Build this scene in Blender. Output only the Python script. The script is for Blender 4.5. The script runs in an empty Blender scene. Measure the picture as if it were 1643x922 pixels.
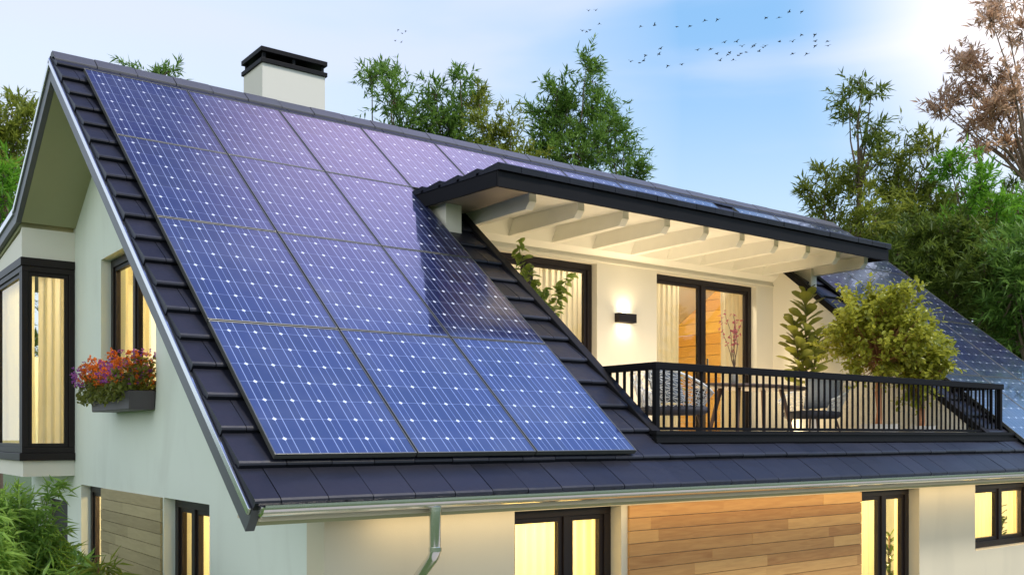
import bpy, bmesh, math, random
import numpy as np
from mathutils import Vector, Matrix
random.seed(7); rng = np.random.default_rng(11)
R = math.radians
sc = bpy.context.scene
COL = sc.collection

# ---------------------------------------------------------------- camera
FPX, HOR, CX = 1567.0, 700.0, 821.5
CA, SA = 0.7985, 0.6020
cam = bpy.data.cameras.new('camera'); cam_o = bpy.data.objects.new('camera', cam); COL.objects.link(cam_o)
cam.sensor_width = 36; cam.lens = 36 * FPX / 1643; cam.shift_y = (HOR - 461) / 1643
cam.clip_end = 3000; cam.clip_start = .05
cam_o.rotation_euler = (R(90), 0, -math.atan2(SA, CA))
sc.camera = cam_o

def ray(u, v): return Vector((CA*(u-CX)+SA*FPX, -SA*(u-CX)+CA*FPX, HOR-v))
def at_y(u, v, Y): r = ray(u, v); return r * (Y / r.y)
def at_dist(u, v, d): r = ray(u, v); return r * (d / math.hypot(r.x, r.y))

GZ = -3.1                                  # ground level (eye level is 0)
# ---------------------------------------------------------------- object helpers
ORG = {}
def props(o, label=None, cat=None, group=None, kind=None):
    if label: o['label'] = label
    if cat: o['category'] = cat
    if group: o['group'] = group
    if kind: o['kind'] = kind
    return o
def thing(name, loc, label, cat, group=None, rot=None):
    o = bpy.data.objects.new(name, None); COL.objects.link(o); o.location = loc
    o.empty_display_size = .1
    if rot: o.rotation_euler = rot
    ORG[o.name] = Vector(loc)
    return props(o, label, cat, group)
def link_mesh(name, me, parent=None, local=False):
    o = bpy.data.objects.new(name, me); COL.objects.link(o)
    if parent:
        o.parent = parent
        L = ORG.get(parent.name, Vector((0, 0, 0)))
        ORG[o.name] = L
        if not local and L.length > 0: me.transform(Matrix.Translation(-L))
    else:
        ORG[o.name] = Vector((0, 0, 0))
    return o
class MB:
    def __init__(s): s.bm = bmesh.new()
    def box(s, x0, x1, y0, y1, z0, z1):
        v = [s.bm.verts.new(p) for p in ((x0,y0,z0),(x1,y0,z0),(x1,y1,z0),(x0,y1,z0),(x0,y0,z1),(x1,y0,z1),(x1,y1,z1),(x0,y1,z1))]
        for f in ((0,3,2,1),(4,5,6,7),(0,1,5,4),(1,2,6,5),(2,3,7,6),(3,0,4,7)): s.bm.faces.new([v[i] for i in f])
        return s
    def prism(s, pts, a, b):
        """pts: (y, z) outline, extruded along x from a to b"""
        A = [s.bm.verts.new((a, p[0], p[1])) for p in pts]; B = [s.bm.verts.new((b, p[0], p[1])) for p in pts]
        n = len(pts)
        s.bm.faces.new(A); s.bm.faces.new(B[::-1])
        for i in range(n): s.bm.faces.new((A[i], B[i], B[(i+1) % n], A[(i+1) % n]))
        return s
    def bar(s, p0, p1, r, r1=None, n=8):
        p0, p1 = Vector(p0), Vector(p1); d = (p1-p0)
        if d.length < 1e-6: return s
        d.normalize(); r1 = r if r1 is None else r1
        a = d.orthogonal().normalized(); b = d.cross(a)
        c0 = [s.bm.verts.new(p0 + (a*math.cos(t)+b*math.sin(t))*r) for t in [2*math.pi*i/n for i in range(n)]]
        c1 = [s.bm.verts.new(p1 + (a*math.cos(t)+b*math.sin(t))*r1) for t in [2*math.pi*i/n for i in range(n)]]
        for i in range(n): s.bm.faces.new((c0[i], c0[(i+1) % n], c1[(i+1) % n], c1[i]))
        s.bm.faces.new(c0[::-1]); s.bm.faces.new(c1)
        return s
    def tube(s, pts, r, n=8):
        pts = [Vector(p) for p in pts]; rs = r if isinstance(r, (list, tuple)) else [r]*len(pts)
        rings = []; a = None
        for i, p in enumerate(pts):
            d = (pts[min(i+1, len(pts)-1)] - pts[max(i-1, 0)]).normalized()
            a = d.orthogonal().normalized() if a is None else (a - d*a.dot(d)).normalized()
            b = d.cross(a)
            rings.append([s.bm.verts.new(p + (a*math.cos(t)+b*math.sin(t))*rs[i]) for t in [2*math.pi*k/n for k in range(n)]])
        for i in range(len(rings)-1):
            for k in range(n): s.bm.faces.new((rings[i][k], rings[i][(k+1) % n], rings[i+1][(k+1) % n], rings[i+1][k]))
        s.bm.faces.new(rings[0][::-1]); s.bm.faces.new(rings[-1])
        return s
    def lathe(s, prof, c, n=24, sx=1, sy=1):
        c = Vector(c); rings = []
        for r, z in prof:
            rings.append([s.bm.verts.new(c + Vector((r*sx*math.cos(2*math.pi*k/n), r*sy*math.sin(2*math.pi*k/n), z))) for k in range(n)])
        for i in range(len(rings)-1):
            for k in range(n): s.bm.faces.new((rings[i][k], rings[i][(k+1) % n], rings[i+1][(k+1) % n], rings[i+1][k]))
        s.bm.faces.new(rings[0][::-1]); s.bm.faces.new(rings[-1])
        return s
    def build(s, name, mat, parent=None, bevel=0, smooth=False, local=False):
        bmesh.ops.recalc_face_normals(s.bm, faces=s.bm.faces)
        me = bpy.data.meshes.new(name); s.bm.to_mesh(me); s.bm.free()
        if mat: me.materials.append(mat)
        o = link_mesh(name, me, parent, local)
        if smooth:
            for p in me.polygons: p.use_smooth = True
        if bevel:
            m = o.modifiers.new('bevel', 'BEVEL'); m.width = bevel; m.segments = 2; m.limit_method = 'ANGLE'
        return o
def copy_tree(o, parent=None):
    c = o.copy(); COL.objects.link(c); c.parent = parent
    for ch in list(o.children): copy_tree(ch, c)
    return c

# ---------------------------------------------------------------- materials
def nodes(name):
    m = bpy.data.materials.new(name); m.use_nodes = True
    nt = m.node_tree; b = nt.nodes['Principled BSDF']
    return m, nt, b
def N(nt, t, **k):
    n = nt.nodes.new(t)
    for a, v in k.items(): setattr(n, a, v)
    return n
def mth(nt, op, a, b=None, c=None):
    n = nt.nodes.new('ShaderNodeMath'); n.operation = op
    for i, x in enumerate((a, b, c)):
        if x is None: continue
        if isinstance(x, (int, float)): n.inputs[i].default_value = x
        else: nt.links.new(x, n.inputs[i])
    return n.outputs[0]
def mixc(nt, f, a, b, mode='MIX'):
    n = nt.nodes.new('ShaderNodeMix'); n.data_type = 'RGBA'; n.blend_type = mode
    for s_, x in ((n.inputs[0], f), (n.inputs[6], a), (n.inputs[7], b)):
        if isinstance(x, (int, float)): s_.default_value = x
        elif isinstance(x, tuple): s_.default_value = (*x, 1) if len(x) == 3 else x
        else: nt.links.new(x, s_)
    return n.outputs[2]
def simple(name, col, rough=.5, var=.12, scale=6, metal=0, bump=0, bscale=60, spec=.5, coat=0, stretch=(1,1,1), coords='Object'):
    m, nt, b = nodes(name)
    tc = N(nt, 'ShaderNodeTexCoord'); mp = N(nt, 'ShaderNodeMapping'); mp.inputs['Scale'].default_value = stretch
    nt.links.new(tc.outputs[coords], mp.inputs[0])
    nz = N(nt, 'ShaderNodeTexNoise'); nz.inputs['Scale'].default_value = scale; nz.inputs['Detail'].default_value = 6
    nt.links.new(mp.outputs[0], nz.inputs['Vector'])
    lo = tuple(c*(1-var) for c in col); hi = tuple(min(1, c*(1+var)) for c in col)
    nt.links.new(mixc(nt, nz.outputs['Fac'], lo, hi), b.inputs['Base Color'])
    b.inputs['Roughness'].default_value = rough; b.inputs['Metallic'].default_value = metal
    b.inputs['Specular IOR Level'].default_value = spec; b.inputs['Coat Weight'].default_value = coat
    if bump:
        n2 = N(nt, 'ShaderNodeTexNoise'); n2.inputs['Scale'].default_value = bscale; n2.inputs['Detail'].default_value = 4
        nt.links.new(mp.outputs[0], n2.inputs['Vector'])
        bp = N(nt, 'ShaderNodeBump'); bp.inputs['Strength'].default_value = bump; bp.inputs['Distance'].default_value = .01
        nt.links.new(n2.outputs['Fac'], bp.inputs['Height']); nt.links.new(bp.outputs[0], b.inputs['Normal'])
    return m
def leafmat(name, dark, light, trans=.3, rough=.45, var_scale=1.2):
    m, nt, b = nodes(name)
    g = N(nt, 'ShaderNodeNewGeometry')
    tc = N(nt, 'ShaderNodeTexCoord'); nz = N(nt, 'ShaderNodeTexNoise'); nz.inputs['Scale'].default_value = var_scale
    nt.links.new(tc.outputs['Object'], nz.inputs['Vector'])
    f = mth(nt, 'ADD', mth(nt, 'MULTIPLY', g.outputs['Random Per Island'], .55), mth(nt, 'MULTIPLY', nz.outputs['Fac'], .55))
    c = mixc(nt, f, dark, light)
    nt.links.new(c, b.inputs['Base Color']); b.inputs['Roughness'].default_value = rough
    b.inputs['Specular IOR Level'].default_value = .35
    tr = N(nt, 'ShaderNodeBsdfTranslucent'); nt.links.new(mixc(nt, .5, c, tuple(x*1.6 for x in light)), tr.inputs[0])
    mx = N(nt, 'ShaderNodeMixShader'); mx.inputs[0].default_value = trans
    nt.links.new(b.outputs[0], mx.inputs[1]); nt.links.new(tr.outputs[0], mx.inputs[2])
    nt.links.new(mx.outputs[0], nt.nodes['Material Output'].inputs[0])
    return m
def woodmat(name, a, b_, rough=.5, grain=(1.2, 14, 14), axis='X'):
    m, nt, b = nodes(name)
    g = N(nt, 'ShaderNodeNewGeometry'); tc = N(nt, 'ShaderNodeTexCoord'); mp = N(nt, 'ShaderNodeMapping')
    mp.inputs['Scale'].default_value = grain
    off = N(nt, 'ShaderNodeCombineXYZ')
    r7 = mth(nt, 'MULTIPLY', g.outputs['Random Per Island'], 37.0)
    for i in range(3): nt.links.new(r7, off.inputs[i])
    nt.links.new(off.outputs[0], mp.inputs['Location']); nt.links.new(tc.outputs['Object'], mp.inputs[0])
    nz = N(nt, 'ShaderNodeTexNoise'); nz.inputs['Scale'].default_value = 2; nz.inputs['Detail'].default_value = 8; nz.inputs['Distortion'].default_value = 1.2
    nt.links.new(mp.outputs[0], nz.inputs['Vector'])
    f = mth(nt, 'ADD', mth(nt, 'MULTIPLY', nz.outputs['Fac'], 1.0), mth(nt, 'MULTIPLY', mth(nt, 'SUBTRACT', g.outputs['Random Per Island'], .5), .75))
    cr = N(nt, 'ShaderNodeClamp'); nt.links.new(f, cr.inputs[0])
    nt.links.new(mixc(nt, cr.outputs[0], a, b_), b.inputs['Base Color'])
    b.inputs['Roughness'].default_value = rough
    bp = N(nt, 'ShaderNodeBump'); bp.inputs['Strength'].default_value = .15; bp.inputs['Distance'].default_value = .005
    nt.links.new(nz.outputs['Fac'], bp.inputs['Height']); nt.links.new(bp.outputs[0], b.inputs['Normal'])
    return m

M = {}
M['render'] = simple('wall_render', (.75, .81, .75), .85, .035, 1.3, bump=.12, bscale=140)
def streaks(m, amt=.10):
    nt = m.node_tree; b = nt.nodes['Principled BSDF']; src = b.inputs['Base Color'].links[0].from_socket
    tc = N(nt, 'ShaderNodeTexCoord'); mp = N(nt, 'ShaderNodeMapping'); mp.inputs['Scale'].default_value = (1.3, 1.3, .5); nt.links.new(tc.outputs['Object'], mp.inputs[0])
    nz = N(nt, 'ShaderNodeTexNoise'); nz.inputs['Scale'].default_value = 1.6; nz.inputs['Detail'].default_value = 9; nz.inputs['Distortion'].default_value = .8; nt.links.new(mp.outputs[0], nz.inputs['Vector'])
    mr = N(nt, 'ShaderNodeMapRange'); nt.links.new(nz.outputs['Fac'], mr.inputs[0]); mr.inputs[1].default_value = .5; mr.inputs[2].default_value = .8; mr.inputs[4].default_value = amt
    nt.links.new(mixc(nt, mr.outputs[0], src, (.30, .29, .24)), b.inputs['Base Color'])
streaks(M['render'], .16)
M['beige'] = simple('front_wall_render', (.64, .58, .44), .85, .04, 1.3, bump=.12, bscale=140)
M['white'] = simple('white_paint', (.78, .75, .67), .6, .03, 2)
M['beam'] = simple('beam_paint', (.84, .83, .79), .55, .04, 3)
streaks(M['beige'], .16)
M['soffit'] = simple('soffit_board', (.40, .40, .24), .7, .04, 2)
M['trim'] = simple('dark_trim', (.010, .0095, .011), .55, .15, 4, spec=.14)
M['frame'] = simple('window_frame_paint', (.016, .011, .011), .42, .15, 8, spec=.3)
M['board'] = simple('barge_board_paint', (.10, .105, .12), .4, .1, 4)
M['steel'] = simple('steel', (.80, .80, .77), .16, .05, 20, metal=1)
M['alu'] = simple('aluminium', (.80, .80, .80), .25, .04, 20, metal=1)
M['panelframe'] = simple('panel_frame_metal', (.16, .16, .14), .35, .1, 8, metal=.6)
M['railing'] = simple('railing_paint', (.007, .0065, .008), .6, .15, 8, spec=.12)
M['wood'] = woodmat('cladding_wood', (.36, .16, .045), (.66, .38, .13))
M['wood_y'] = woodmat('cladding_wood_weathered', (.30, .23, .11), (.50, .41, .22), grain=(14, 1.2, 14))
M['orange'] = woodmat('interior_wood_wall', (.70, .34, .06), (.86, .52, .12))
M['tablewood'] = woodmat('table_wood', (.05, .028, .018), (.12, .065, .04))
M['plaster'] = simple('interior_plaster', (.74, .66, .50), .8, .04, 2)
M['deck'] = simple('deck_boards', (.36, .30, .24), .6, .15, 3, stretch=(1, 12, 1))
M['stone'] = simple('stone_floor', (.42, .40, .36), .6, .12, 3)
M['pot'] = simple('pot_ceramic', (.72, .70, .66), .35, .05, 8)
M['potdark'] = simple('planter_metal', (.075, .065, .075), .5, .15, 10)
M['terra'] = simple('terracotta', (.42, .19, .09), .7, .15, 8)
M['soil'] = simple('soil', (.05, .035, .022), .95, .3, 30)
M['bark'] = simple('bark', (.14, .10, .065), .9, .3, 14, bump=.5, bscale=40)
M['stemg'] = simple('green_stem', (.12, .16, .05), .7, .2, 14)
M['rope'] = simple('white_rope', (.80, .79, .76), .7, .05, 30)
M['cushion'] = simple('seat_cushion', (.055, .055, .07), .85, .15, 30, bump=.4, bscale=200)
M['pillow'] = simple('pillow_fabric', (.22, .25, .30), .9, .12, 30, bump=.4, bscale=200)
M['bird'] = simple('bird_feathers', (.03, .03, .035), .8, .1, 8)
M['grass'] = simple('grass_ground', (.06, .10, .03), .95, .4, 4, bump=.6, bscale=30)
M['paving'] = simple('paving_stone', (.35, .33, .30), .8, .12, 2)
M['vase'] = simple('vase_glaze', (.35, .33, .30), .3, .1, 8)
M['blossom'] = leafmat('blossom_petals', (.30, .05, .09), (.55, .14, .18), .3)

def tilemat():
    m, nt, b = nodes('roof_tile_glaze')
    g = N(nt, 'ShaderNodeNewGeometry'); tc = N(nt, 'ShaderNodeTexCoord')
    nz = N(nt, 'ShaderNodeTexNoise'); nz.inputs['Scale'].default_value = 2.5; nz.inputs['Detail'].default_value = 8
    nt.links.new(tc.outputs['Object'], nz.inputs['Vector'])
    f = mth(nt, 'ADD', mth(nt, 'MULTIPLY', g.outputs['Random Per Island'], .6), mth(nt, 'MULTIPLY', nz.outputs['Fac'], .5))
    nt.links.new(mixc(nt, f, (.005, .0055, .009), (.019, .0195, .029)), b.inputs['Base Color'])
    rg = N(nt, 'ShaderNodeMapRange'); nt.links.new(nz.outputs['Fac'], rg.inputs[0]); rg.inputs[3].default_value = .34; rg.inputs[4].default_value = .52
    b.inputs['Specular IOR Level'].default_value = .32
    nt.links.new(rg.outputs[0], b.inputs['Roughness'])
    n2 = N(nt, 'ShaderNodeTexNoise'); n2.inputs['Scale'].default_value = 9; nt.links.new(tc.outputs['Object'], n2.inputs['Vector'])
    bp = N(nt, 'ShaderNodeBump'); bp.inputs['Strength'].default_value = .2; bp.inputs['Distance'].default_value = .02
    nt.links.new(n2.outputs['Fac'], bp.inputs['Height']); nt.links.new(bp.outputs[0], b.inputs['Normal'])
    return m
M['tile'] = tilemat()

def cb2(nt, tc, oi):
    a = N(nt, 'ShaderNodeVectorMath', operation='ADD'); c = N(nt, 'ShaderNodeCombineXYZ')
    for i in range(3): nt.links.new(mth(nt, 'MULTIPLY', oi.outputs['Random'], 50.0+i*13), c.inputs[i])
    nt.links.new(tc.outputs['Object'], a.inputs[0]); nt.links.new(c.outputs[0], a.inputs[1]); return a.outputs[0]
def cellmat():
    m, nt, b = nodes('solar_cells_under_glass')
    tc = N(nt, 'ShaderNodeTexCoord'); sp = N(nt, 'ShaderNodeSeparateXYZ'); nt.links.new(tc.outputs['Object'], sp.inputs[0])
    x, y = sp.outputs[0], sp.outputs[1]
    u = mth(nt, 'DIVIDE', mth(nt, 'SUBTRACT', x, .132), .208)
    v = mth(nt, 'DIVIDE', mth(nt, 'SUBTRACT', y, .172), .2165)
    ru, rv = mth(nt, 'ROUND', u), mth(nt, 'ROUND', v)
    du = mth(nt, 'MULTIPLY', mth(nt, 'ABSOLUTE', mth(nt, 'SUBTRACT', u, ru)), .208)
    dv = mth(nt, 'MULTIPLY', mth(nt, 'ABSOLUTE', mth(nt, 'SUBTRACT', v, rv)), .2165)
    dia = mth(nt, 'LESS_THAN', mth(nt, 'ADD', mth(nt, 'DIVIDE', du, .018), mth(nt, 'DIVIDE', dv, .020)), 1.0)
    l0 = mth(nt, 'LESS_THAN', du, .0022)
    l1 = mth(nt, 'LESS_THAN', mth(nt, 'ABSOLUTE', mth(nt, 'SUBTRACT', du, .056)), .0030)
    lh = mth(nt, 'LESS_THAN', dv, .0025)
    lines = mth(nt, 'MINIMUM', mth(nt, 'ADD', mth(nt, 'ADD', mth(nt, 'MULTIPLY', l0, .45), mth(nt, 'MULTIPLY', l1, .62)), mth(nt, 'MULTIPLY', lh, .38)), .9)
    fu, fv = mth(nt, 'FLOOR', u), mth(nt, 'FLOOR', v)
    cb = N(nt, 'ShaderNodeCombineXYZ'); nt.links.new(fu, cb.inputs[0]); nt.links.new(fv, cb.inputs[1])
    oi = N(nt, 'ShaderNodeObjectInfo'); nt.links.new(mth(nt, 'MULTIPLY', oi.outputs['Random'], 90), cb.inputs[2])
    wn = N(nt, 'ShaderNodeTexWhiteNoise'); nt.links.new(cb.outputs[0], wn.inputs['Vector'])
    c0 = mixc(nt, wn.outputs['Value'], (.002, .004, .030), (.005, .009, .060))
    nz = N(nt, 'ShaderNodeTexNoise'); nz.inputs['Scale'].default_value = 14; nz.inputs['Detail'].default_value = 3
    nt.links.new(tc.outputs['Object'], nz.inputs['Vector'])
    c1 = mixc(nt, mth(nt, 'MULTIPLY', nz.outputs['Fac'], .35), c0, (.008, .009, .07))
    c2 = mixc(nt, lines, c1, (.42, .50, .74)); c3 = mixc(nt, dia, c2, (.72, .76, .86))
    du_ = N(nt, 'ShaderNodeTexNoise'); du_.inputs['Scale'].default_value = 1.6; du_.inputs['Detail'].default_value = 9; nt.links.new(cb2(nt, tc, oi), du_.inputs['Vector'])
    dm = N(nt, 'ShaderNodeMapRange'); nt.links.new(du_.outputs['Fac'], dm.inputs[0]); dm.inputs[1].default_value = .45; dm.inputs[2].default_value = .75; dm.inputs[4].default_value = .10
    c3 = mixc(nt, dm.outputs[0], c3, (.30, .31, .36))
    cr_ = N(nt, 'ShaderNodeMapRange'); nt.links.new(du_.outputs['Fac'], cr_.inputs[0]); cr_.inputs[1].default_value = .35; cr_.inputs[2].default_value = .75; cr_.inputs[3].default_value = .025; cr_.inputs[4].default_value = .14
    nt.links.new(cr_.outputs[0], b.inputs['Coat Roughness'])
    nt.links.new(c3, b.inputs['Base Color'])
    b.inputs['Roughness'].default_value = .35; b.inputs['Specular IOR Level'].default_value = .3
    b.inputs['Coat Weight'].default_value = 1; b.inputs['Coat Roughness'].default_value = .04; b.inputs['Coat IOR'].default_value = 1.85
    return m
M['cells'] = cellmat()

def glassmat():
    m, nt, b = nodes('window_glass'); nt.nodes.remove(b)
    t = N(nt, 'ShaderNodeBsdfTransparent'); t.inputs[0].default_value = (.96, .97, .96, 1)
    g = N(nt, 'ShaderNodeBsdfGlossy'); g.inputs['Roughness'].default_value = .0
    lw = N(nt, 'ShaderNodeFresnel'); lw.inputs[0].default_value = 1.5
    mx = N(nt, 'ShaderNodeMixShader')
    gg = N(nt, 'ShaderNodeNewGeometry'); nt.links.new(mth(nt, 'MULTIPLY', mth(nt, 'MINIMUM', mth(nt, 'MULTIPLY', lw.outputs[0], 1.2), .9), mth(nt, 'SUBTRACT', 1.0, gg.outputs['Backfacing'])), mx.inputs[0])
    nt.links.new(t.outputs[0], mx.inputs[1]); nt.links.new(g.outputs[0], mx.inputs[2])
    nt.links.new(mx.outputs[0], nt.nodes['Material Output'].inputs[0])
    return m
M['glass'] = glassmat()
def curtainmat(name, col, em):
    m, nt, b = nodes(name)
    b.inputs['Base Color'].default_value = (*col, 1); b.inputs['Roughness'].default_value = .9
    b.inputs['Emission Color'].default_value = (1.0, .78, .36, 1); b.inputs['Emission Strength'].default_value = em  # emission stands in for room light coming through the cloth
    tc = N(nt, 'ShaderNodeTexCoord'); nz = N(nt, 'ShaderNodeTexNoise'); mp = N(nt, 'ShaderNodeMapping'); mp.inputs['Scale'].default_value = (25, 25, .15)
    nt.links.new(tc.outputs['Object'], mp.inputs[0]); nt.links.new(mp.outputs[0], nz.inputs['Vector']); nz.inputs['Scale'].default_value = 1
    nt.links.new(mixc(nt, nz.outputs['Fac'], tuple(c*.75 for c in col), col), b.inputs['Base Color'])
    tr = N(nt, 'ShaderNodeBsdfTranslucent'); tr.inputs[0].default_value = (*col, 1)
    mx = N(nt, 'ShaderNodeMixShader'); mx.inputs[0].default_value = .4
    nt.links.new(b.outputs[0], mx.inputs[1]); nt.links.new(tr.outputs[0], mx.inputs[2])
    nt.links.new(mx.outputs[0], nt.nodes['Material Output'].inputs[0])
    return m
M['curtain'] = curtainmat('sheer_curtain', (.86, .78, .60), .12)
M['curtain_lit'] = curtainmat('self_lit_curtain', (.88, .80, .50), .35)
def lampmat(name, col, s):
    m, nt, b = nodes(name); nt.nodes.remove(b)
    e = N(nt, 'ShaderNodeEmission'); e.inputs[0].default_value = (*col, 1); e.inputs[1].default_value = s
    nt.links.new(e.outputs[0], nt.nodes['Material Output'].inputs[0]); return m
M['lamp'] = lampmat('lamp_diffuser', (1, .85, .6), 14)

# ---------------------------------------------------------------- roof frame of reference
X0 = 2.4024; EY, EZ = 5.838, -0.4132; AY, AZ = 11.4306, 4.116
SL = math.hypot(AY-EY, AZ-EZ); CS, SN = (AY-EY)/SL, (AZ-EZ)/SL       # slope 39 degrees
def rf(s, n): return (EY + s*CS - n*SN, EZ + s*SN + n*CS)           # (slope distance, height off plane) -> (y, z)
XR = 16.42                                                            # right verge
XG, YF = 3.06, 6.24                                                   # gable wall face, front wall face
XGR, YB = 15.80, 16.0
CUT0, CUT1, YW = 6.47, 12.40, 9.70                                    # balcony recess
SC0 = .70; SCW = (YW-EY)/CS
KY, KZ = 13.45, 2.86                                                  # kink of the back slope
BT = (AZ-KZ)/(KY-AY); BA = math.atan(BT)
def rb(s, n): return (AY + s*math.cos(BA) + n*math.sin(BA), AZ - s*math.sin(BA) + n*math.cos(BA))

house = thing('house', (9.4, 11, GZ), 'pale rendered house with dark tiled gable roof, recessed balcony and lit windows', 'house')
H = house

# walls -------------------------------------------------------
def wall_grid(plane_axis, p0, p1, us, zs, hole):
    """a wall between planes p0 and p1; us, zs sorted breaks; hole(u, z) -> True where open"""
    mb = MB(); cells = {}
    for i in range(len(us)-1):
        for j in range(len(zs)-1):
            cells[i, j] = not hole((us[i]+us[i+1])/2, (zs[j]+zs[j+1])/2)
    def V(p, u, z): return mb.bm.verts.new((u, p, z) if plane_axis == 'Y' else (p, u, z))
    def Q(*a): mb.bm.faces.new([V(*x) for x in a])
    for (i, j), on in cells.items():
        if not on: continue
        u0, u1, z0, z1 = us[i], us[i+1], zs[j], zs[j+1]
        for p in (p0, p1): Q((p, u0, z0), (p, u1, z0), (p, u1, z1), (p, u0, z1))
        if not cells.get((i-1, j)): Q((p0, u0, z0), (p1, u0, z0), (p1, u0, z1), (p0, u0, z1))
        if not cells.get((i+1, j)): Q((p0, u1, z0), (p1, u1, z0), (p1, u1, z1), (p0, u1, z1))
        if not cells.get((i, j-1)): Q((p0, u0, z0), (p1, u0, z0), (p1, u1, z0), (p0, u1, z0))
        if not cells.get((i, j+1)): Q((p0, u0, z1), (p1, u0, z1), (p1, u1, z1), (p0, u1, z1))
    bmesh.ops.remove_doubles(mb.bm, verts=mb.bm.verts, dist=1e-5)
    return mb
def clip_roof(mb, off=-.185):
    for (y, z, ny, nz) in ((*rf(0, off), -SN, CS), (*rb(0, off), math.sin(BA), math.cos(BA))):
        bmesh.ops.bisect_plane(mb.bm, geom=mb.bm.verts[:]+mb.bm.edges[:]+mb.bm.faces[:], plane_co=(0, y, z), plane_no=(0, ny, nz), clear_outer=True)
    return mb
def inr(v, a, b): return a < v < b
HZ = -.60
FRONT = [(4.73, 5.90, -2.9, HZ), (9.47, 10.66, -2.9, HZ), (11.93, 13.55, -1.42, HZ)]
us = sorted({XG, XGR} | {w[0] for w in FRONT} | {w[1] for w in FRONT}); zs = [GZ, -2.9, -1.42, HZ, -.50]
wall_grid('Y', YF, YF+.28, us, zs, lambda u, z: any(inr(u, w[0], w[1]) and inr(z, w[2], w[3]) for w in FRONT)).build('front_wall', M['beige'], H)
GAB = [(10.02, 12.10, .45, 2.08), (12.02, 13.04, -2.9, HZ), (8.50, 9.77, -2.9, HZ), (13.52, 15.8, -.1, 2.35), (13.75, 15.4, -2.9, -.85)]
us = sorted({YF+.28, YB} | {w[0] for w in GAB} | {w[1] for w in GAB} | {KY}); zs = sorted({GZ, -2.9, -.85, HZ, -.1, .45, 2.08, 2.35, 3.2, 4.2})
def ghole(u, z): return any(inr(u, w[0], w[1]) and inr(z, w[2], w[3]) for w in GAB) or (u > KY and z > 2.35)
clip_roof(wall_grid('X', XG, XG+.28, us, zs, ghole)).build('gable_wall', M['render'], H)
clip_roof(wall_grid('X', XG+.001, XG+.28, [YF, YF+.28], [-.499, -.2, 0], lambda u, z: False)).build('gable_wall', M['render'], H)
clip_roof(wall_grid('X', XGR-.28, XGR, [YF+.281, 11, KY, YB-.001], [GZ, 2.35, 4.2], lambda u, z: u > KY and z > 2.35)).build('gable_wall', M['render'], H)
MB().box(XG+.281, XGR-.281, YB-.28, YB, GZ, 2.3).build('back_wall', M['render'], H)
# floors
MB().box(XG+.281, XGR-.281, YF+.281, YB-.281, -.36, -.12).build('floor_slab', M['plaster'], H)
MB().box(XG+.281, XGR-.281, YF+.281, YB-.281, GZ-.1, GZ+.05).build('ground_floor', M['stone'], H)
# balcony deck, cheeks, parapet
MB().box(CUT0-.1, CUT1+.1, 6.6, YW-.001, -.118, -.06).build('balcony_deck', M['deck'], H)
for xa, xb in ((CUT0-.08, CUT0), (CUT1, CUT1+.08)):
    mb = MB(); y0 = rf(SC0, 0)[0]
    mb.prism([(y0+.22, -.117), (YW-.001, -.117), (YW-.001, rf(SCW, -.03)[1]), (y0+.22, rf(SC0, -.03)[1]+.18)], xa, xb)
    mb.build('balcony_side_wall', M['white'], H)
MB().box(CUT0, CUT1, 6.42, 6.60, -.30, .015).build('balcony_parapet', M['white'], H)
# back wall of the balcony
DH = 2.30; DO = [(6.56, 8.73), (9.85, 12.01)]
us = [5.95, DO[0][0], DO[0][1], DO[1][0], DO[1][1], 12.85]
wall_grid('Y', YW, YW+.22, us, [-.10, DH, 2.60], lambda u, z: z < DH and any(inr(u, a, b) for a, b in DO)).build('balcony_wall', M['white'], H)
MB().box(CUT0+.002, CUT1-.002, YW-.02, YW-.001, 2.325, 2.345).build('picture_rail', M['white'], H)
# attic room: wooden end wall
mb = MB()
for k in range(22):
    z0 = -.117+k*.19
    if z0 > 3.9: break
    x = 12.86
    mb.box(x, x+.02, YW+.24, 15.7, z0, z0+.184)
clip_roof(mb, -.21).build('interior_wall', M['orange'], H)
clip_roof(MB().box(5.6, 5.66, YW+.24, 15.7, -.117, 3.9), -.21).build('interior_wall', M['plaster'], H)
MB().prism([(YW+.24, 2.95), (10.48, 2.95), (14.25, .73), (14.25, .80), (10.50, 3.02), (YW+.24, 3.02)], 5.67, 12.855).build('interior_ceiling', M['white'], H)
MB().box(5.67, 12.85, 14.2, 14.26, -.117, .72).build('interior_wall', M['plaster'], H)

# roof --------------------------------------------------------
roof = MB()
def slab(mb, xa, xb, s0, s1, n0=-.20, n1=-.037, f=rf):
    mb.prism([f(s0, n0), f(s1, n0), f(s1, n1), f(s0, n1)], xa, xb)
slab(roof, X0+.03, CUT0-.081, 0, SL-.02)
slab(roof, CUT1+.081, XR-.03, 0, SL-.02)
slab(roof, CUT0-.0809, CUT1+.0809, 0, SC0-.01)
slab(roof, CUT0-.0809, CUT1+.0809, SCW+.3, SL-.02)
BS = math.hypot(KY-AY, AZ-KZ)
slab(roof, X0+.03, XR-.03, .16, BS, -.24, -.037, rb)
roof_o = roof.build('roof', M['soffit'], H)
FA = math.atan(.12)
ky, kz = rb(BS, -.035)
mb = MB(); mb.prism([(ky-.0, kz-.235), (ky, kz), (YB+.5, kz-.12*(YB+.5-ky)), (YB+.5, kz-.235-.12*(YB+.5-ky))], X0+.03, XR-.03)
mb.build('flared_eave', M['soffit'], roof_o)
PITCH = .3655; TW = .33
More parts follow.
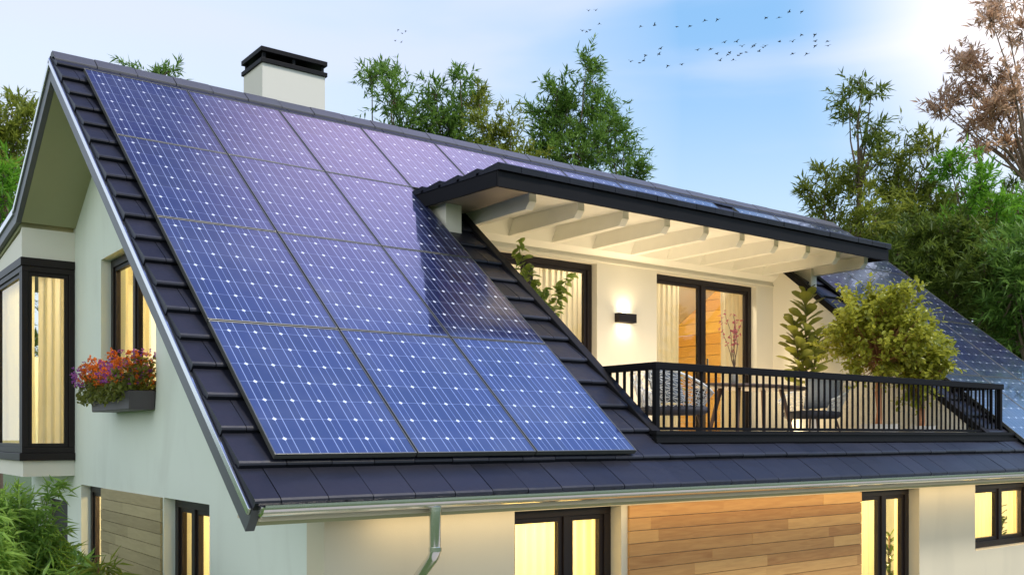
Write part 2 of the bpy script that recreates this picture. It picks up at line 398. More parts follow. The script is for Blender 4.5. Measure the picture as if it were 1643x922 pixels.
def tile_course(mb, f, s0, segs, stagger, depth=PITCH, smax=None):
    """one course of interlocking flat tiles with rounded noses"""
    for xa, xb in segs:
        k0 = math.floor((xa-X0-stagger)/TW)
        x = X0+stagger+k0*TW
        while x < xb:
            a, b = max(x, xa), min(x+TW-.006, xb)
            if b-a > .03:
                j = random.uniform(-.0025, .0025); js = random.uniform(-.003, .003)
                pr = [(s0+js, -.030), (s0-.006+js, .030+j), (s0+.004+js, .040+j), (s0+.022+js, .044+j), (s0+depth*.55, .024+j), (s0+depth+.05, -.006), (s0+depth+.05, -.032)]
                if smax is not None: pr = [(min(p[0], smax), p[1]) for p in pr]
                if smax is None or s0 < smax-.08: mb.prism([f(*p) for p in pr], a, b)
            x += TW
ncourse = int((SL-.05)/PITCH)+1
tiles = MB()
for i in range(ncourse):
    s0 = -.03+i*PITCH
    segs = [(X0-.03, XR+.03)]
    if s0+PITCH > SC0 and s0 < SCW: segs = [(X0-.03, CUT0-.09), (CUT1+.09, XR+.03)]
    if s0+PITCH > SC0 and s0 < SC0:                        # the course cut by the balcony
        tile_course(tiles, rf, s0, [(CUT0-.088, CUT1+.088)], .145-(.165 if i % 2 else 0), depth=SC0-s0-.09)
    tile_course(tiles, rf, s0, segs, .145-(.165 if i % 2 else 0), smax=SL-.03)
tiles.build('front_tiles', M['tile'], roof_o)
tiles = MB()
for i in range(int(BS/PITCH)+1):
    s0 = BS-.02-i*PITCH
    f = lambda s, n: rb(2*s0-s, n)
    tile_course(tiles, lambda s, n, s0=s0: rb(s0-(s-s0), n), s0, [(X0-.03, XR+.03)], .145-(.165 if i % 2 else 0), smax=2*s0-.03)
def rfl(s, n): return (YB+.5 - s*math.cos(FA)+n*math.sin(FA), kz-.12*(YB+.5-ky)+.035+s*math.sin(FA)+n*math.cos(FA))
for i in range(8): tile_course(tiles, rfl, -.03+i*PITCH, [(X0-.03, XR+.03)], .145-(.165 if i % 2 else 0))
tiles.build('back_tiles', M['tile'], roof_o)
# ridge caps
mb = MB(); x = X0-.02; k = 0
while x < XR:
    b = min(x+.43, XR+.02); j = .004*(k % 2)
    y0, z0 = rf(SL-.18, .050+j); y1, z1 = rb(.18, .045+j)
    o = [(y0, z0-.03), (y0, z0), (AY-.03, AZ+.045+j), (AY+.03, AZ+.045+j), (y1, z1), (y1, z1-.03), (AY, AZ-.03)]
    mb.prism(o, x, b-.006); x += .43; k += 1
mb.build('ridge_caps', simple('ridge_tile', (.075, .075, .085), .5, .15, 5), roof_o, bevel=.004)
# verge boards with metal strip
for xa, xb, sgn in ((X0-.03, X0+.029, -1), (XR-.029, XR+.03, 1)):
    mb = MB(); slab(mb, xa, xb, -.03, SL+.10, -.215, -.036)
    mb.bm.verts.ensure_lookup_table()
    bmesh.ops.bisect_plane(mb.bm, geom=mb.bm.verts[:]+mb.bm.edges[:]+mb.bm.faces[:], plane_co=(0, AY, 0), plane_no=(0, 1, 0), clear_outer=True)
    bmesh.ops.holes_fill(mb.bm, edges=mb.bm.edges)
    mb.build('barge_board', M['board'], roof_o)
    mb = MB(); slab(mb, xa, xb, -.10, BS+.02, -.235, -.036, rb)
    bmesh.ops.bisect_plane(mb.bm, geom=mb.bm.verts[:]+mb.bm.edges[:]+mb.bm.faces[:], plane_co=(0, AY+.001, 0), plane_no=(0, -1, 0), clear_outer=True)
    bmesh.ops.holes_fill(mb.bm, edges=mb.bm.edges)
    mb.build('barge_board', M['board'], roof_o)
    y0, z0 = rb(BS+.02, -.235); y1, z1 = rb(BS+.02, -.036)
    MB().prism([(y0, z0), (y1, z1), (YB+.5, z1-.12*(YB+.5-y1)), (YB+.5, z0-.12*(YB+.5-y0))], xa+.001, xb).build('barge_board', M['board'], roof_o)
    xs = (xa-.022, xa-.001) if sgn < 0 else (xb+.001, xb+.022)
    mb = MB(); slab(mb, *xs, -.02, SL-.01, -.085, -.028)
    mb.build('verge_strip', M['alu'], roof_o, bevel=.006)
    mb = MB(); slab(mb, *xs, .03, BS+.02, -.085, -.028, rb)
    mb.build('verge_strip', M['alu'], roof_o, bevel=.006)
    y1, z1 = rb(BS+.02, -.02)
    MB().prism([(y1+.001, z1-.07), (y1+.001, z1), (YB+.5, z1-.12*(YB+.5-y1)), (YB+.5, z1-.07-.12*(YB+.5-y1))], *xs).build('verge_strip', M['alu'], roof_o)
# eave soffit and fascia
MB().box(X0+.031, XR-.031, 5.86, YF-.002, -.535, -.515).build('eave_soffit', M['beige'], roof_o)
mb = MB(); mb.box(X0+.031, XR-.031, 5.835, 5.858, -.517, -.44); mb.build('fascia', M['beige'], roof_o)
# raised flashing round the balcony recess
def flash(xa, xb, s0, s1, n0=-.03, n1=.055):
    mb = MB(); slab(mb, xa, xb, s0, s1, n0, n1); return mb
flash(CUT0-.10, CUT0+.012, SC0-.05, SCW-.1).build('flashing', M['trim'], roof_o, bevel=.008)
flash(CUT1-.012, CUT1+.10, SC0-.05, SCW-.1).build('flashing', M['trim'], roof_o, bevel=.008)
mb = MB(); mb.box(CUT0-.11, 13.0, rf(SC0, 0)[0]-.12, 6.62, .020, .055); mb.box(CUT0-.14, 13.04, rf(SC0, 0)[0]-.15, 6.40, -.055, -.02); mb.box(CUT0-.10, 12.99, rf(SC0, 0)[0]-.105, 6.415, -.0195, .0195)
mb.build('parapet_cap', M['trim'], roof_o)

# chimney
CHX0, CHX1, CHY0, CHY1 = 4.93, 5.80, 11.80, 12.42
chim = MB().box(CHX0, CHX1, CHY0, CHY1, 3.2, 4.76).build('chimney', simple('chimney_render', (.72, .70, .63), .85, .03, 1.5, bump=.1, bscale=140), H)
mb = MB()
ex = .025
mb.box(CHX0-ex, CHX1+ex, CHY0-ex, CHY1+ex, 4.745, 4.80)
for x in (CHX0+.01, (CHX0+CHX1)/2-.02, CHX1-.05):
    for y in (CHY0+.01, CHY1-.05): mb.box(x, x+.04, y, y+.04, 4.80, 4.885)
mb.box(CHX0+.12, CHX1-.12, CHY0+.12, CHY1-.12, 4.80, 4.86)
mb.box(CHX0-ex, CHX1+ex, CHY0-ex, CHY1+ex, 4.885, 4.945)
mb.build('chimney_cap', M['trim'], chim, bevel=.004)

# dormer roof over the balcony -------------------------------
DX0, DX1, DY0, DZ = 5.86, 12.87, 8.04, 2.74
DM = .035
DR = H
def rd(s, n): return (DY0 + s, DZ + s*DM + n)
DYE = 10.02-DY0
mb = MB(); mb.prism([rd(.001, -.10), rd(DYE, -.10), rd(DYE, -.02), rd(.001, -.02)], DX0+.03, DX1-.03)
dr = mb.build('dormer_roof', M['soffit'], roof_o)
ORG[dr.name] = ORG[H.name]
# second-level part rule: keep the dormer pieces on the house itself
mb = MB(); tset = MB()
for i in range(5): tile_course(tset, rd, -.065+i*.365, [(DX0-.01, DX1+.01)], .1-(.165 if i % 2 else 0), depth=.36)
tset.build('dormer_tiles', M['tile'], H)
mb = MB(); mb.prism([rd(-.03, -.20), rd(-.002, -.20), rd(-.002, -.035), rd(-.03, -.035)], DX0, DX1); mb.build('dormer_fascia', M['trim'], H, bevel=.006)
for xa, xb in ((DX0, DX0+.029), (DX1-.029, DX1)):
    mb = MB(); mb.prism([rd(.0, -.19), rd(DYE-.1, -.19), rd(DYE-.1, -.021), rd(.0, -.021)], xa, xb); mb.build('dormer_verge_board', M['trim'], H)
# soffit (painted boards) and rafters
mb = MB(); mb.prism([rd(.16, -.125), (YW, DZ+.05-.125), (YW, DZ+.05-.102), rd(.16, -.102)], CUT0-.02, DX1-.031)
mb.build('balcony_ceiling', M['beam'], H)
MB().box(DX0+.03, CUT0-.021, DY0+.03, YW+.1, DZ-.13, DZ-.101).build('dormer_soffit', simple('soffit_side_board', (.42, .36, .30), .7, .08, 3), H)
for i in range(10):
    xr = 6.59+i*.69; xl = xr-.10; y0 = 8.30
    pr = [(y0, 2.66), (y0, 2.54), (y0+.07, 2.46), (YW-.002, 2.46), (YW-.002, 2.66)]
    MB().prism([(p[0], p[1]-.001*i % .002) for p in pr], xl, xr).build('rafter', M['beam'], H, bevel=.004)
MB().prism([(YW-.001, 2.40), (YW-.001, 2.655), (9.50, 2.655), (9.60, 2.465)], CUT0+.001, 12.80).build('ceiling_cove', M['beam'], H)
for xa, xb in ((5.985, 6.20), (12.64, 12.78)):
    mb = MB(); ya = 9.17
    mb.prism([(ya, rf((ya-EY)/CS, .0)[1]-.02), (YW-.001, rf((YW-EY)/CS, 0)[1]-.35), (YW-.001, 2.62), (ya, 2.62)], xa, xb)
    mb.build('dormer_post', M['white'], H, bevel=.004)

def sx_(u, Y): r_ = ray(u, 700); return r_.x/r_.y*Y
def sy_(u, X): r_ = ray(u, 700); return r_.y/r_.x*X

# windows -----------------------------------------------------
def window(parent, axis, plane, a0, a1, z0, z1, mulls=(), fw=.07, dp=.09, sash=.045, name='window', label=None):
    """frame in the plane (outer face at plane, going inwards = +), sashes set back"""
    def bx(mb, a, b, c, d, p, q):
        if axis == 'Y': mb.box(a, b, p, q, c, d)
        else: mb.box(p, q, a, b, c, d)
    mb = MB(); P0, P1 = plane, plane+dp
    bx(mb, a0, a1, z1-fw, z1, P0, P1); bx(mb, a0, a1, z0, z0+fw, P0, P1)
    bx(mb, a0, a0+fw, z0+fw, z1-fw, P0, P1); bx(mb, a1-fw, a1, z0+fw, z1-fw, P0, P1)
    for m in mulls: bx(mb, m-fw*.5, m+fw*.5, z0+fw, z1-fw, P0+.002, P1)
    wo = mb.build(name, M['frame'], parent, bevel=.004)
    if label: wo['label'] = label
    ed = [a0+fw] + [x for m in mulls for x in (m-fw*.5, m+fw*.5)] + [a1-fw]
    for k in range(0, len(ed), 2):
        a, b = ed[k], ed[k+1]
        sb = MB(); q0, q1 = P0+.022, P1-.015; c, d = z0+fw, z1-fw
        bx(sb, a, b, d-sash, d, q0, q1); bx(sb, a, b, c, c+sash, q0, q1)
        bx(sb, a, a+sash, c+sash, d-sash, q0, q1); bx(sb, b-sash, b, c+sash, d-sash, q0, q1)
        sb.build('sash', M['frame'], wo, bevel=.003)
        g = MB(); bx(g, a+sash, b-sash, c+sash, d-sash, P0+.045, P0+.053); g.build('glass_pane', M['glass'], wo)
    return wo
def cur_mesh(axis, plane, a0, a1, z0, z1, amp=.035, lam=.10, seed=0):
    r = random.Random(seed); n = max(12, int((a1-a0)/.0125)); bm = bmesh.new(); prev = None
    ph = 0; offs = []
    for i in range(n+1):
        ph += (a1-a0)/n*2*math.pi/(lam*r.uniform(.7, 1.3)); offs.append((math.sin(ph)*amp*r.uniform(.85, 1.05), ph))
    rows = [z0, z0+(z1-z0)*.33, z0+(z1-z0)*.66, z1]; grid = []
    for j, z in enumerate(rows):
        sc_ = 1.0 - .25*j/3; row = []
        for i in range(n+1):
            a = a0+(a1-a0)*i/n; p = plane+offs[i][0]*sc_+.01*math.sin(a*3+j)
            row.append(bm.verts.new((a, p, z) if axis == 'Y' else (p, a, z)))
        grid.append(row)
    for j in range(3):
        for i in range(n): f = bm.faces.new((grid[j][i], grid[j][i+1], grid[j+1][i+1], grid[j+1][i])); f.smooth = True
    me = bpy.data.meshes.new('curtain'); bm.to_mesh(me); bm.free(); return me
ncur = [0]
def curtain(axis, plane, a0, a1, z0, z1, label, mat='curtain', **k):
    ncur[0] += 1
    me = cur_mesh(axis, plane, a0, a1, z0, z1, seed=ncur[0], **k); me.materials.append(M[mat])
    c = Vector(((a0+a1)/2, plane, z0) if axis == 'Y' else (plane, (a0+a1)/2, z0))
    me.transform(Matrix.Translation(-c))
    o = link_mesh('curtain', me); o.location = c; ORG[o.name] = c
    return props(o, label, 'curtain', 'pale curtains behind the windows')

# front ground floor
for i, (a0, a1, z0, z1) in enumerate(FRONT):
    mid = (a0+a1)/2 if i != 1 else 9.93
    mull = (sx_((909, 1417, 1604)[i], YF+.14),)
    window(H, 'Y', YF+.13, a0+.002, a1-.002, z0+.002, z1-.002, mull, fw=.075)
# upper gable, lower gable
window(H, 'X', XG+.11, 10.022, 12.098, .452, 2.078, (sy_(216, XG+.12),), fw=.09)
window(H, 'X', XG+.11, 12.022, 13.038, -2.898, HZ-.002, (), fw=.09)
window(H, 'X', XG+.11, 8.502, 9.768, -2.898, HZ-.002, (sy_(311, XG+.12),), fw=.09)
# balcony doors
for (a, b), m in zip(DO, (sx_(848, YW+.11), sx_(1127.5, YW+.11))):
    d = window(H, 'Y', YW+.10, a+.002, b-.002, -.098, DH-.002, (m,), fw=.075, name='balcony_door')
    hb = MB(); hb.box(m+.055, m+.075, YW+.06, YW+.085, .95, 1.15); hb.box(m+.058, m+.072, YW+.085, YW+.122, .98, 1.0); hb.build('handle', M['steel'], d)

# gable cladding and front cladding
def cladding(axis, plane, a0, a1, z0, z1, bh, seed, mat, name='wood_cladding'):
    r = random.Random(seed); mb = MB(); z = z1; th = .022
    while z > z0+.01:
        zb = max(z-bh, z0); a = a0 - r.uniform(0, 1.1)
        while a < a1:
            L = r.uniform(.9, 2.0); p, q = max(a, a0), min(a+L, a1)
            if q-p > .02:
                pp = plane + r.uniform(-.0015, .0015)
                if axis == 'Y': mb.box(p+.0006, q-.0006, pp, plane+th, zb+.0055, z)
                else: mb.box(pp, plane+th, p+.0006, q-.0006, zb+.0055, z)
            a += L
        z = zb
    return mb.build(name, mat, H)
cladding('Y', YF-.024, 5.975, 9.468, -2.95, -.605, .113, 3, M['wood'])
cladding('X', XG-.024, 9.80, 12.018, -2.95, -.602, .122, 5, M['wood_y'])

# bay window box ---------------------------------------------
bx0, by0, by1 = 2.44, 13.35, 15.9
mb = MB()
mb.prism([(by0, 2.23), (by1, 2.23), (by1, 2.29), (by0+.1, 2.55), (by0, 2.60)], bx0, XG-.001)
bay = mb.build('bay', M['white'], H)
MB().box(bx0+.02, XG-.001, by0+.02, by1-.001, -.50, -.301).build('bay_base', M['white'], bay)
MB().box(bx0-.03, XG-.002, by0-.03, by1, -.30, -.205).build('bay_sill', M['frame'], bay, bevel=.005)
MB().box(bx0-.015, XG-.002, by0-.015, by1, 2.13, 2.231).build('bay_head_trim', M['frame'], bay, bevel=.005)
window(H, 'Y', by0, bx0+.001, XG-.002, -.204, 2.129, (), fw=.07, sash=.05, name='bay_front_window')
window(H, 'X', bx0, by0+.091, by1, -.2035, 2.1285, (15.2,), fw=.07, sash=.05, name='bay_side_window')
MB().box(bx0+.1, XG+.0, by0+.1, by1-.1, -.204, -.15).build('bay_floor', M['stone'], bay)
MB().box(XG+.15, XG+.2, 13.75, 15.4, -2.9, -.852).build('garden_door', M['frame'], H)
def cX(Y, ua, ub, z0, z1, lb, mat='curtain', **k): curtain('Y', Y, sx_(ua, Y), sx_(ub, Y), z0, z1, lb, mat, **k)
def cY(X, ua, ub, z0, z1, lb, mat='curtain', **k): curtain('X', X, sy_(ub, X), sy_(ua, X), z0, z1, lb, mat, **k)
cX(by0+.16, 62, 108, -.15, 2.12, 'sheer curtain inside the bay window beside the gable wall')
curtain('X', bx0+.17, 13.55, 15.8, -.15, 2.12, 'white sheer curtain along the outer side of the bay window', 'curtain_lit')
cX(YF+.30, 812, 908, -2.95, -.5, 'glowing curtain in the left pane of the window right of the downpipe', 'curtain_lit')
cX(YF+.31, 912, 996, -2.95, -.5, 'glowing curtain in the pane touching the left edge of the timber cladding', 'curtain_lit')
cX(YF+.30, 1378, 1405, -2.95, -.5, 'curtain right beside the timber cladding, left of the dracaena', 'curtain_lit')
cX(YF+.31, 1437, 1466, -2.95, -.5, 'curtain right of the dracaena in the tall window', 'curtain_lit')
cX(YF+.30, 1558, 1592, -2.95, -.5, 'curtain in the short window at the far right', 'curtain_lit')
cX(YF+.31, 1618, 1634, -2.95, -.5, 'narrow curtain in the right pane of the short window', 'curtain_lit')
cY(XG+.30, 188, 211, .3, 2.2, 'curtain behind the window over the flower box', 'curtain_lit')
cY(XG+.31, 229, 240, .3, 2.2, 'curtain strip nearest the verge behind the flower box window', 'curtain_lit')
cY(XG+.30, 148, 172, -2.95, -.5, 'curtain in the narrow window left of the weathered cladding', 'curtain_lit')
cY(XG+.30, 282, 345, -2.95, -.5, 'curtain in the ground floor window right of the weathered cladding', 'curtain_lit')
cX(YW+.30, 868, 945, -.1, 2.35, 'curtain behind the balcony door by the climbing plant')
cX(YW+.30, 1050, 1090, -.1, 2.35, 'gathered curtain in the left leaf of the door beside the wall lamp')
cX(YW+.31, 1157, 1206, -.1, 2.35, 'curtain in the right leaf of the door, behind the blossom twigs')

# gutter and downpipe ----------------------------------------
mb = MB(); GYc, GZc, Gr = 5.775, -.435, .062
prof = []
for k in range(13):
    t = math.pi + math.pi*k/12; prof.append((GYc+Gr*math.cos(t), GZc+Gr*1.0*math.sin(t)))
prof[0:0] = [(GYc-Gr-.012, GZc+.012), (GYc-Gr-.012, GZc-.004)]
inner = [(GYc+(Gr-.004)*math.cos(math.pi+math.pi*k/12), GZc+(Gr-.004)*math.sin(math.pi+math.pi*k/12)) for k in range(12, -1, -1)]
inner.append((GYc-Gr+.004, GZc+.012))
outl = prof+inner
n = len(outl)
A_ = [mb.bm.verts.new((X0-.0, *p)) for p in outl]; B_ = [mb.bm.verts.new((XR, *p)) for p in outl]
for i in range(n): f = mb.bm.faces.new((A_[i], B_[i], B_[(i+1) % n], A_[(i+1) % n]))
for xx in (X0-.004, XR):
    pts = [(GYc+Gr*1.02*math.cos(math.pi+math.pi*k/12), GZc+Gr*1.02*math.sin(math.pi+math.pi*k/12)) for k in range(13)]
    mb.prism(pts, xx, xx+.004)
gut = mb.build('gutter', M['steel'], H)
mb = MB()
for k in range(12):
    x = X0+.6+k*1.2
    mb.box(x, x+.02, GYc+.01, 5.834, GZc-.005, GZc+.005)
mb.build('gutter_bracket', M['steel'], gut)
px = 3.68
mb = MB(); mb.tube([(px, GYc, GZc-Gr+.01), (px, GYc, -.80), (px, GYc+.02, -.84), (px, YF-.12, -1.12), (px, YF-.09, -1.17), (px, YF-.09, GZ)], .042, n=20)
dp = mb.build('downpipe', M['steel'], H, smooth=True)
m_ = dp.modifiers.new('edges', 'EDGE_SPLIT'); m_.split_angle = R(50)
for za in (-.52, -.80): MB().bar((px, GYc, za), (px, GYc, za+.03), .047, n=20).build('pipe_collar', M['steel'], dp)

# ---------------------------------------------------------------- solar panels
PW, PH = 1.10, 1.60
ang = math.atan2(SN, CS)
sx, ss = .205, .345
yy, zz = rf(0, .045)
p0 = thing('solar_panel', (0, 0, 0), 'x', 'solar panel', rot=(ang, 0, 0))
ORG[p0.name] = Vector((0, 0, 0))
fr = MB(); fwid = .010; g = .006
fr.box(g, PW-g, g, g+fwid, 0, .042); fr.box(g, PW-g, PH-g-fwid, PH-g, 0, .042)
fr.box(g, g+fwid, g+fwid, PH-g-fwid, 0, .042); fr.box(PW-g-fwid, PW-g, g+fwid, PH-g-fwid, 0, .042)
fr.build('frame', M['panelframe'], p0, bevel=.002, local=True)
gl = MB(); gl.box(g+fwid, PW-g-fwid, g+fwid, PH-g-fwid, .006, .038); gl.build('cell_sheet', M['cells'], p0, local=True)
rl = MB(); rl.box(.04, PW-.04, .35, .39, -.045, -.001); rl.box(.04, PW-.04, 1.2, 1.24, -.045, -.001); rl.build('mounting_rail', M['panelframe'], p0, local=True)
ORD = ['first', 'second', 'third', 'fourth', 'fifth', 'sixth', 'seventh', 'eighth', 'ninth']
ROW = ['bottom', 'second lowest', 'second highest', 'top']
first = True
def put_panel(col_x, row, label, group):
    global first
    o = p0 if first else copy_tree(p0); first = False
    y, z = rf(ss+row*PH, .058)
    o.location = (X0+col_x, y, z)
    o.rotation_euler = (ang+random.uniform(-.0012, .0012), random.uniform(-.0008, .0008), 0)
    props(o, label, 'solar panel', group)
for row in range(4):
    for c in range(9 if row == 3 else 3):
        if row == 3 and c >= 5:
            lb = f'solar panel between dormer and ridge, {ORD[c-5]} right of the dormer corner'
        else:
            lb = f'{ORD[c]} solar panel from the left verge, {ROW[row]} row of large array'
        put_panel(sx+c*PW, row, lb, 'solar panels left of and above the balcony')
for row in range(4):
    for c in range(3):
        lb = f'{["left", "middle", "right"][c]} solar panel, {ROW[row]} row, array right of the balcony'
        put_panel(10.60+c*PW, row, lb, 'solar panels right of the balcony')

# ---------------------------------------------------------------- balcony railing
rail = thing('balcony_railing', (9.7, 6.4, 0), 'black metal railing with thin upright bars around the balcony', 'railing')
RX0, RX1, RY, RT, RB = 6.50, 12.88, 6.41, .69, .06
MB().box(RX0-.03, RX1+.06, RY-.03, RY+.03, RT-.07, RT).build('top_rail', M['railing'], rail, bevel=.004)
MB().box(RX0, RX1, RY-.02, RY+.02, RB, RB+.03).build('bottom_rail', M['railing'], rail)
nb = 62
for k in range(1, nb):
    x = RX0+(RX1-RX0)*k/nb
    MB().box(x-.009, x+.009, RY-.009, RY+.009, RB+.03, RT-.0701).build('baluster', M['railing'], rail)
for x in (RX0, RX1): MB().box(x-.025, x+.025, RY-.0251, RY+.0251, RB-.005, RT-.0701).build('post', M['railing'], rail)
for x in (RX0, RX1):
    yend = EY+(RT-EZ)/SN*CS-.02
    MB().box(x-.03, x+.03, RY+.031, yend, RT-.07, RT-.001).build('top_rail', M['railing'], rail)
    for k in range(1, 8):
        y = RY+.10*k+.02; zb = EZ+(y-EY)*SN/CS+.03
        if zb < RT-.1: MB().box(x-.011, x+.011, y-.011, y+.011, max(zb, RB), RT-.0701).build('baluster', M['railing'], rail)

# ---------------------------------------------------------------- wall lamp
wl = thing('wall_lamp', (9.21, YW, 1.60), 'black box wall lamp shining up and down between the balcony doors', 'wall lamp')
mb = MB(); x0, x1, z0, z1 = 9.05, 9.37, 1.545, 1.665
mb.box(x0, x1, YW-.095, YW-.087, z0, z1); mb.box(x0, x0+.008, YW-.0869, YW-.001, z0, z1); mb.box(x1-.008, x1, YW-.0869, YW-.001, z0, z1); mb.box(x0+.0081, x1-.0081, YW-.012, YW-.001, z0, z1)
mb.build('housing', M['frame'], wl)
MB().box(x0+.01, x1-.01, YW-.085, YW-.014, 1.59, 1.62).build('diffuser', M['lamp'], wl)

def light(name, typ, loc, energy, col=(1, .78, .48), size=.3, rot=None, **k):
    L = bpy.data.lights.new(name, typ); L.energy = energy; L.color = col
    if typ == 'AREA': L.size = size; 
    elif typ == 'SPOT': L.shadow_soft_size = size
    else: L.shadow_soft_size = size
    for a, v in k.items(): setattr(L, a, v)
    o = bpy.data.objects.new(name, L); COL.objects.link(o); o.location = loc
    if rot: o.rotation_euler = rot
    return o
WARM = (1, .76, .44)
light('wall_lamp_up', 'SPOT', (9.21, YW-.05, 1.67), 10, size=.03, rot=(R(180), 0, 0), spot_size=R(150), spot_blend=1)
light('wall_lamp_down', 'SPOT', (9.21, YW-.05, 1.54), 8, size=.03, rot=(0, 0, 0), spot_size=R(150), spot_blend=1)
light('attic_room_lamp', 'POINT', (9.0, 10.3, 2.80), 110, (1, .84, .62), .1)
light('attic_room_lamp', 'POINT', (11.0, 10.25, 2.80), 70, (1, .84, .62), .1)
light('attic_room_lamp', 'POINT', (4.6, 11.2, 2.9), 300, WARM, .25)
def strip(name, loc, energy, sx_, sy_, rot, col=WARM):
    o = light(name, 'AREA', loc, energy, col, sx_, rot); o.data.shape = 'RECTANGLE'; o.data.size = sx_; o.data.size_y = sy_; return o
strip('balcony_ceiling_fill', (9.4, 8.8, .02), 75, 5.2, .5, (R(180), 0, 0))  # unseen uplight added at deck level to brighten the balcony ceiling evenly
strip('eave_light', (9.4, 6.05, -.545), 22, 12.0, .05, (R(12), 0, 0))
light('bay_room_lamp', 'POINT', (3.75, 14.4, 2.45), 200, (1, .82, .55), .2)
for x in (5.3, 10.6, 13.2): light('ground_floor_lamp', 'POINT', (x, YF+1.2, -.47), 210, (1, .70, .32), .09)
for y in (9.2, 12.4): light('ground_floor_lamp', 'POINT', (XG+1.3, y, -.47), 170, (1, .72, .36), .09)

# ---------------------------------------------------------------- leaves
LANCE = [(.35, .5)]
OVAL = [(.12, .25), (.35, .48), (.65, .46), (.88, .22)]
PADDLE = [(.08, .10), (.35, .30), (.65, .5), (.88, .38)]
def unit(a): return a/np.maximum(np.linalg.norm(a, axis=1, keepdims=True), 1e-9)
def leaf_mesh(name, P, D, L, W, tmpl=LANCE, fold=.15, curl=.12, up=None):
    P = np.asarray(P, float); n = len(P); D = unit(np.asarray(D, float))
    L = np.broadcast_to(np.asarray(L, float), (n,))[:, None]; W = np.broadcast_to(np.asarray(W, float), (n,))[:, None]
    ref = np.array([0, 0, 1.0])+rng.normal(0, .35, (n, 3)) if up is None else up
    S = unit(np.cross(D, ref)); Nn = np.cross(S, D)
    k = len(tmpl); vs = [P, ]
    for t, w in tmpl:
        base = P+D*L*t - Nn*curl*L*t*t
        vs.append(base+S*W*w+Nn*W*fold*w*2); vs.append(base-S*W*w+Nn*W*fold*w*2)
    vs.append(P+D*L - Nn*curl*L)
    V = np.stack(vs, 1).reshape(-1, 3); m = 2*k+2
    a = [0]+[1+2*i for i in range(k)]+[m-1]; b = [0, m-1]+[2+2*i for i in range(k-1, -1, -1)]
    base = np.arange(n)[:, None]*m
    F = np.stack([base+np.array(a), base+np.array(b)], 1).reshape(-1)
    pl = len(a); nf = 2*n
    me = bpy.data.meshes.new(name); me.vertices.add(len(V)); me.vertices.foreach_set('co', V.ravel())
    me.loops.add(len(F)); me.loops.foreach_set('vertex_index', F.astype(np.int32))
    me.polygons.add(nf); me.polygons.foreach_set('loop_start', (np.arange(nf)*pl).astype(np.int32))
    me.update(calc_edges=True); me.validate()
    return me
def rdir(n, upb=0.0):
    v = rng.normal(0, 1, (n, 3)); v[:, 2] += upb; return unit(v)

LG = dict(
    green=leafmat('leaf_green', (.026, .075, .012), (.20, .34, .06), .35),
    bright=leafmat('leaf_bright', (.06, .17, .012), (.20, .42, .035), .4),
    dark=leafmat('leaf_dark', (.026, .055, .012), (.17, .23, .035), .35),
    brown=leafmat('leaf_russet', (.20, .12, .07), (.56, .38, .24), .6),
    olive=leafmat('leaf_olive', (.05, .085, .012), (.30, .34, .050), .42),
    bamboo=leafmat('leaf_bamboo', (.06, .15, .02), (.32, .50, .10), .4),
    ficus=leafmat('leaf_ficus', (.08, .11, .012), (.54, .54, .07), .3, .35, 5),
    rubber=leafmat('leaf_rubber', (.03, .045, .010), (.32, .33, .06), .25, .3, 5),
    vine=leafmat('leaf_vine', (.08, .13, .02), (.30, .40, .08), .35, .4, 5),
    palm=leafmat('leaf_palm', (.05, .12, .015), (.20, .36, .04), .35, .4, 5),
    darkpalm=leafmat('leaf_dracaena', (.02, .045, .01), (.10, .15, .03), .2, .4, 5),
    purple=leafmat('petal_purple', (.16, .03, .22), (.42, .13, .52), .3),
    orange=leafmat('petal_orange', (.50, .06, .01), (.75, .26, .03), .3),
    box=leafmat('leaf_flower', (.05, .07, .015), (.24, .26, .05), .3))

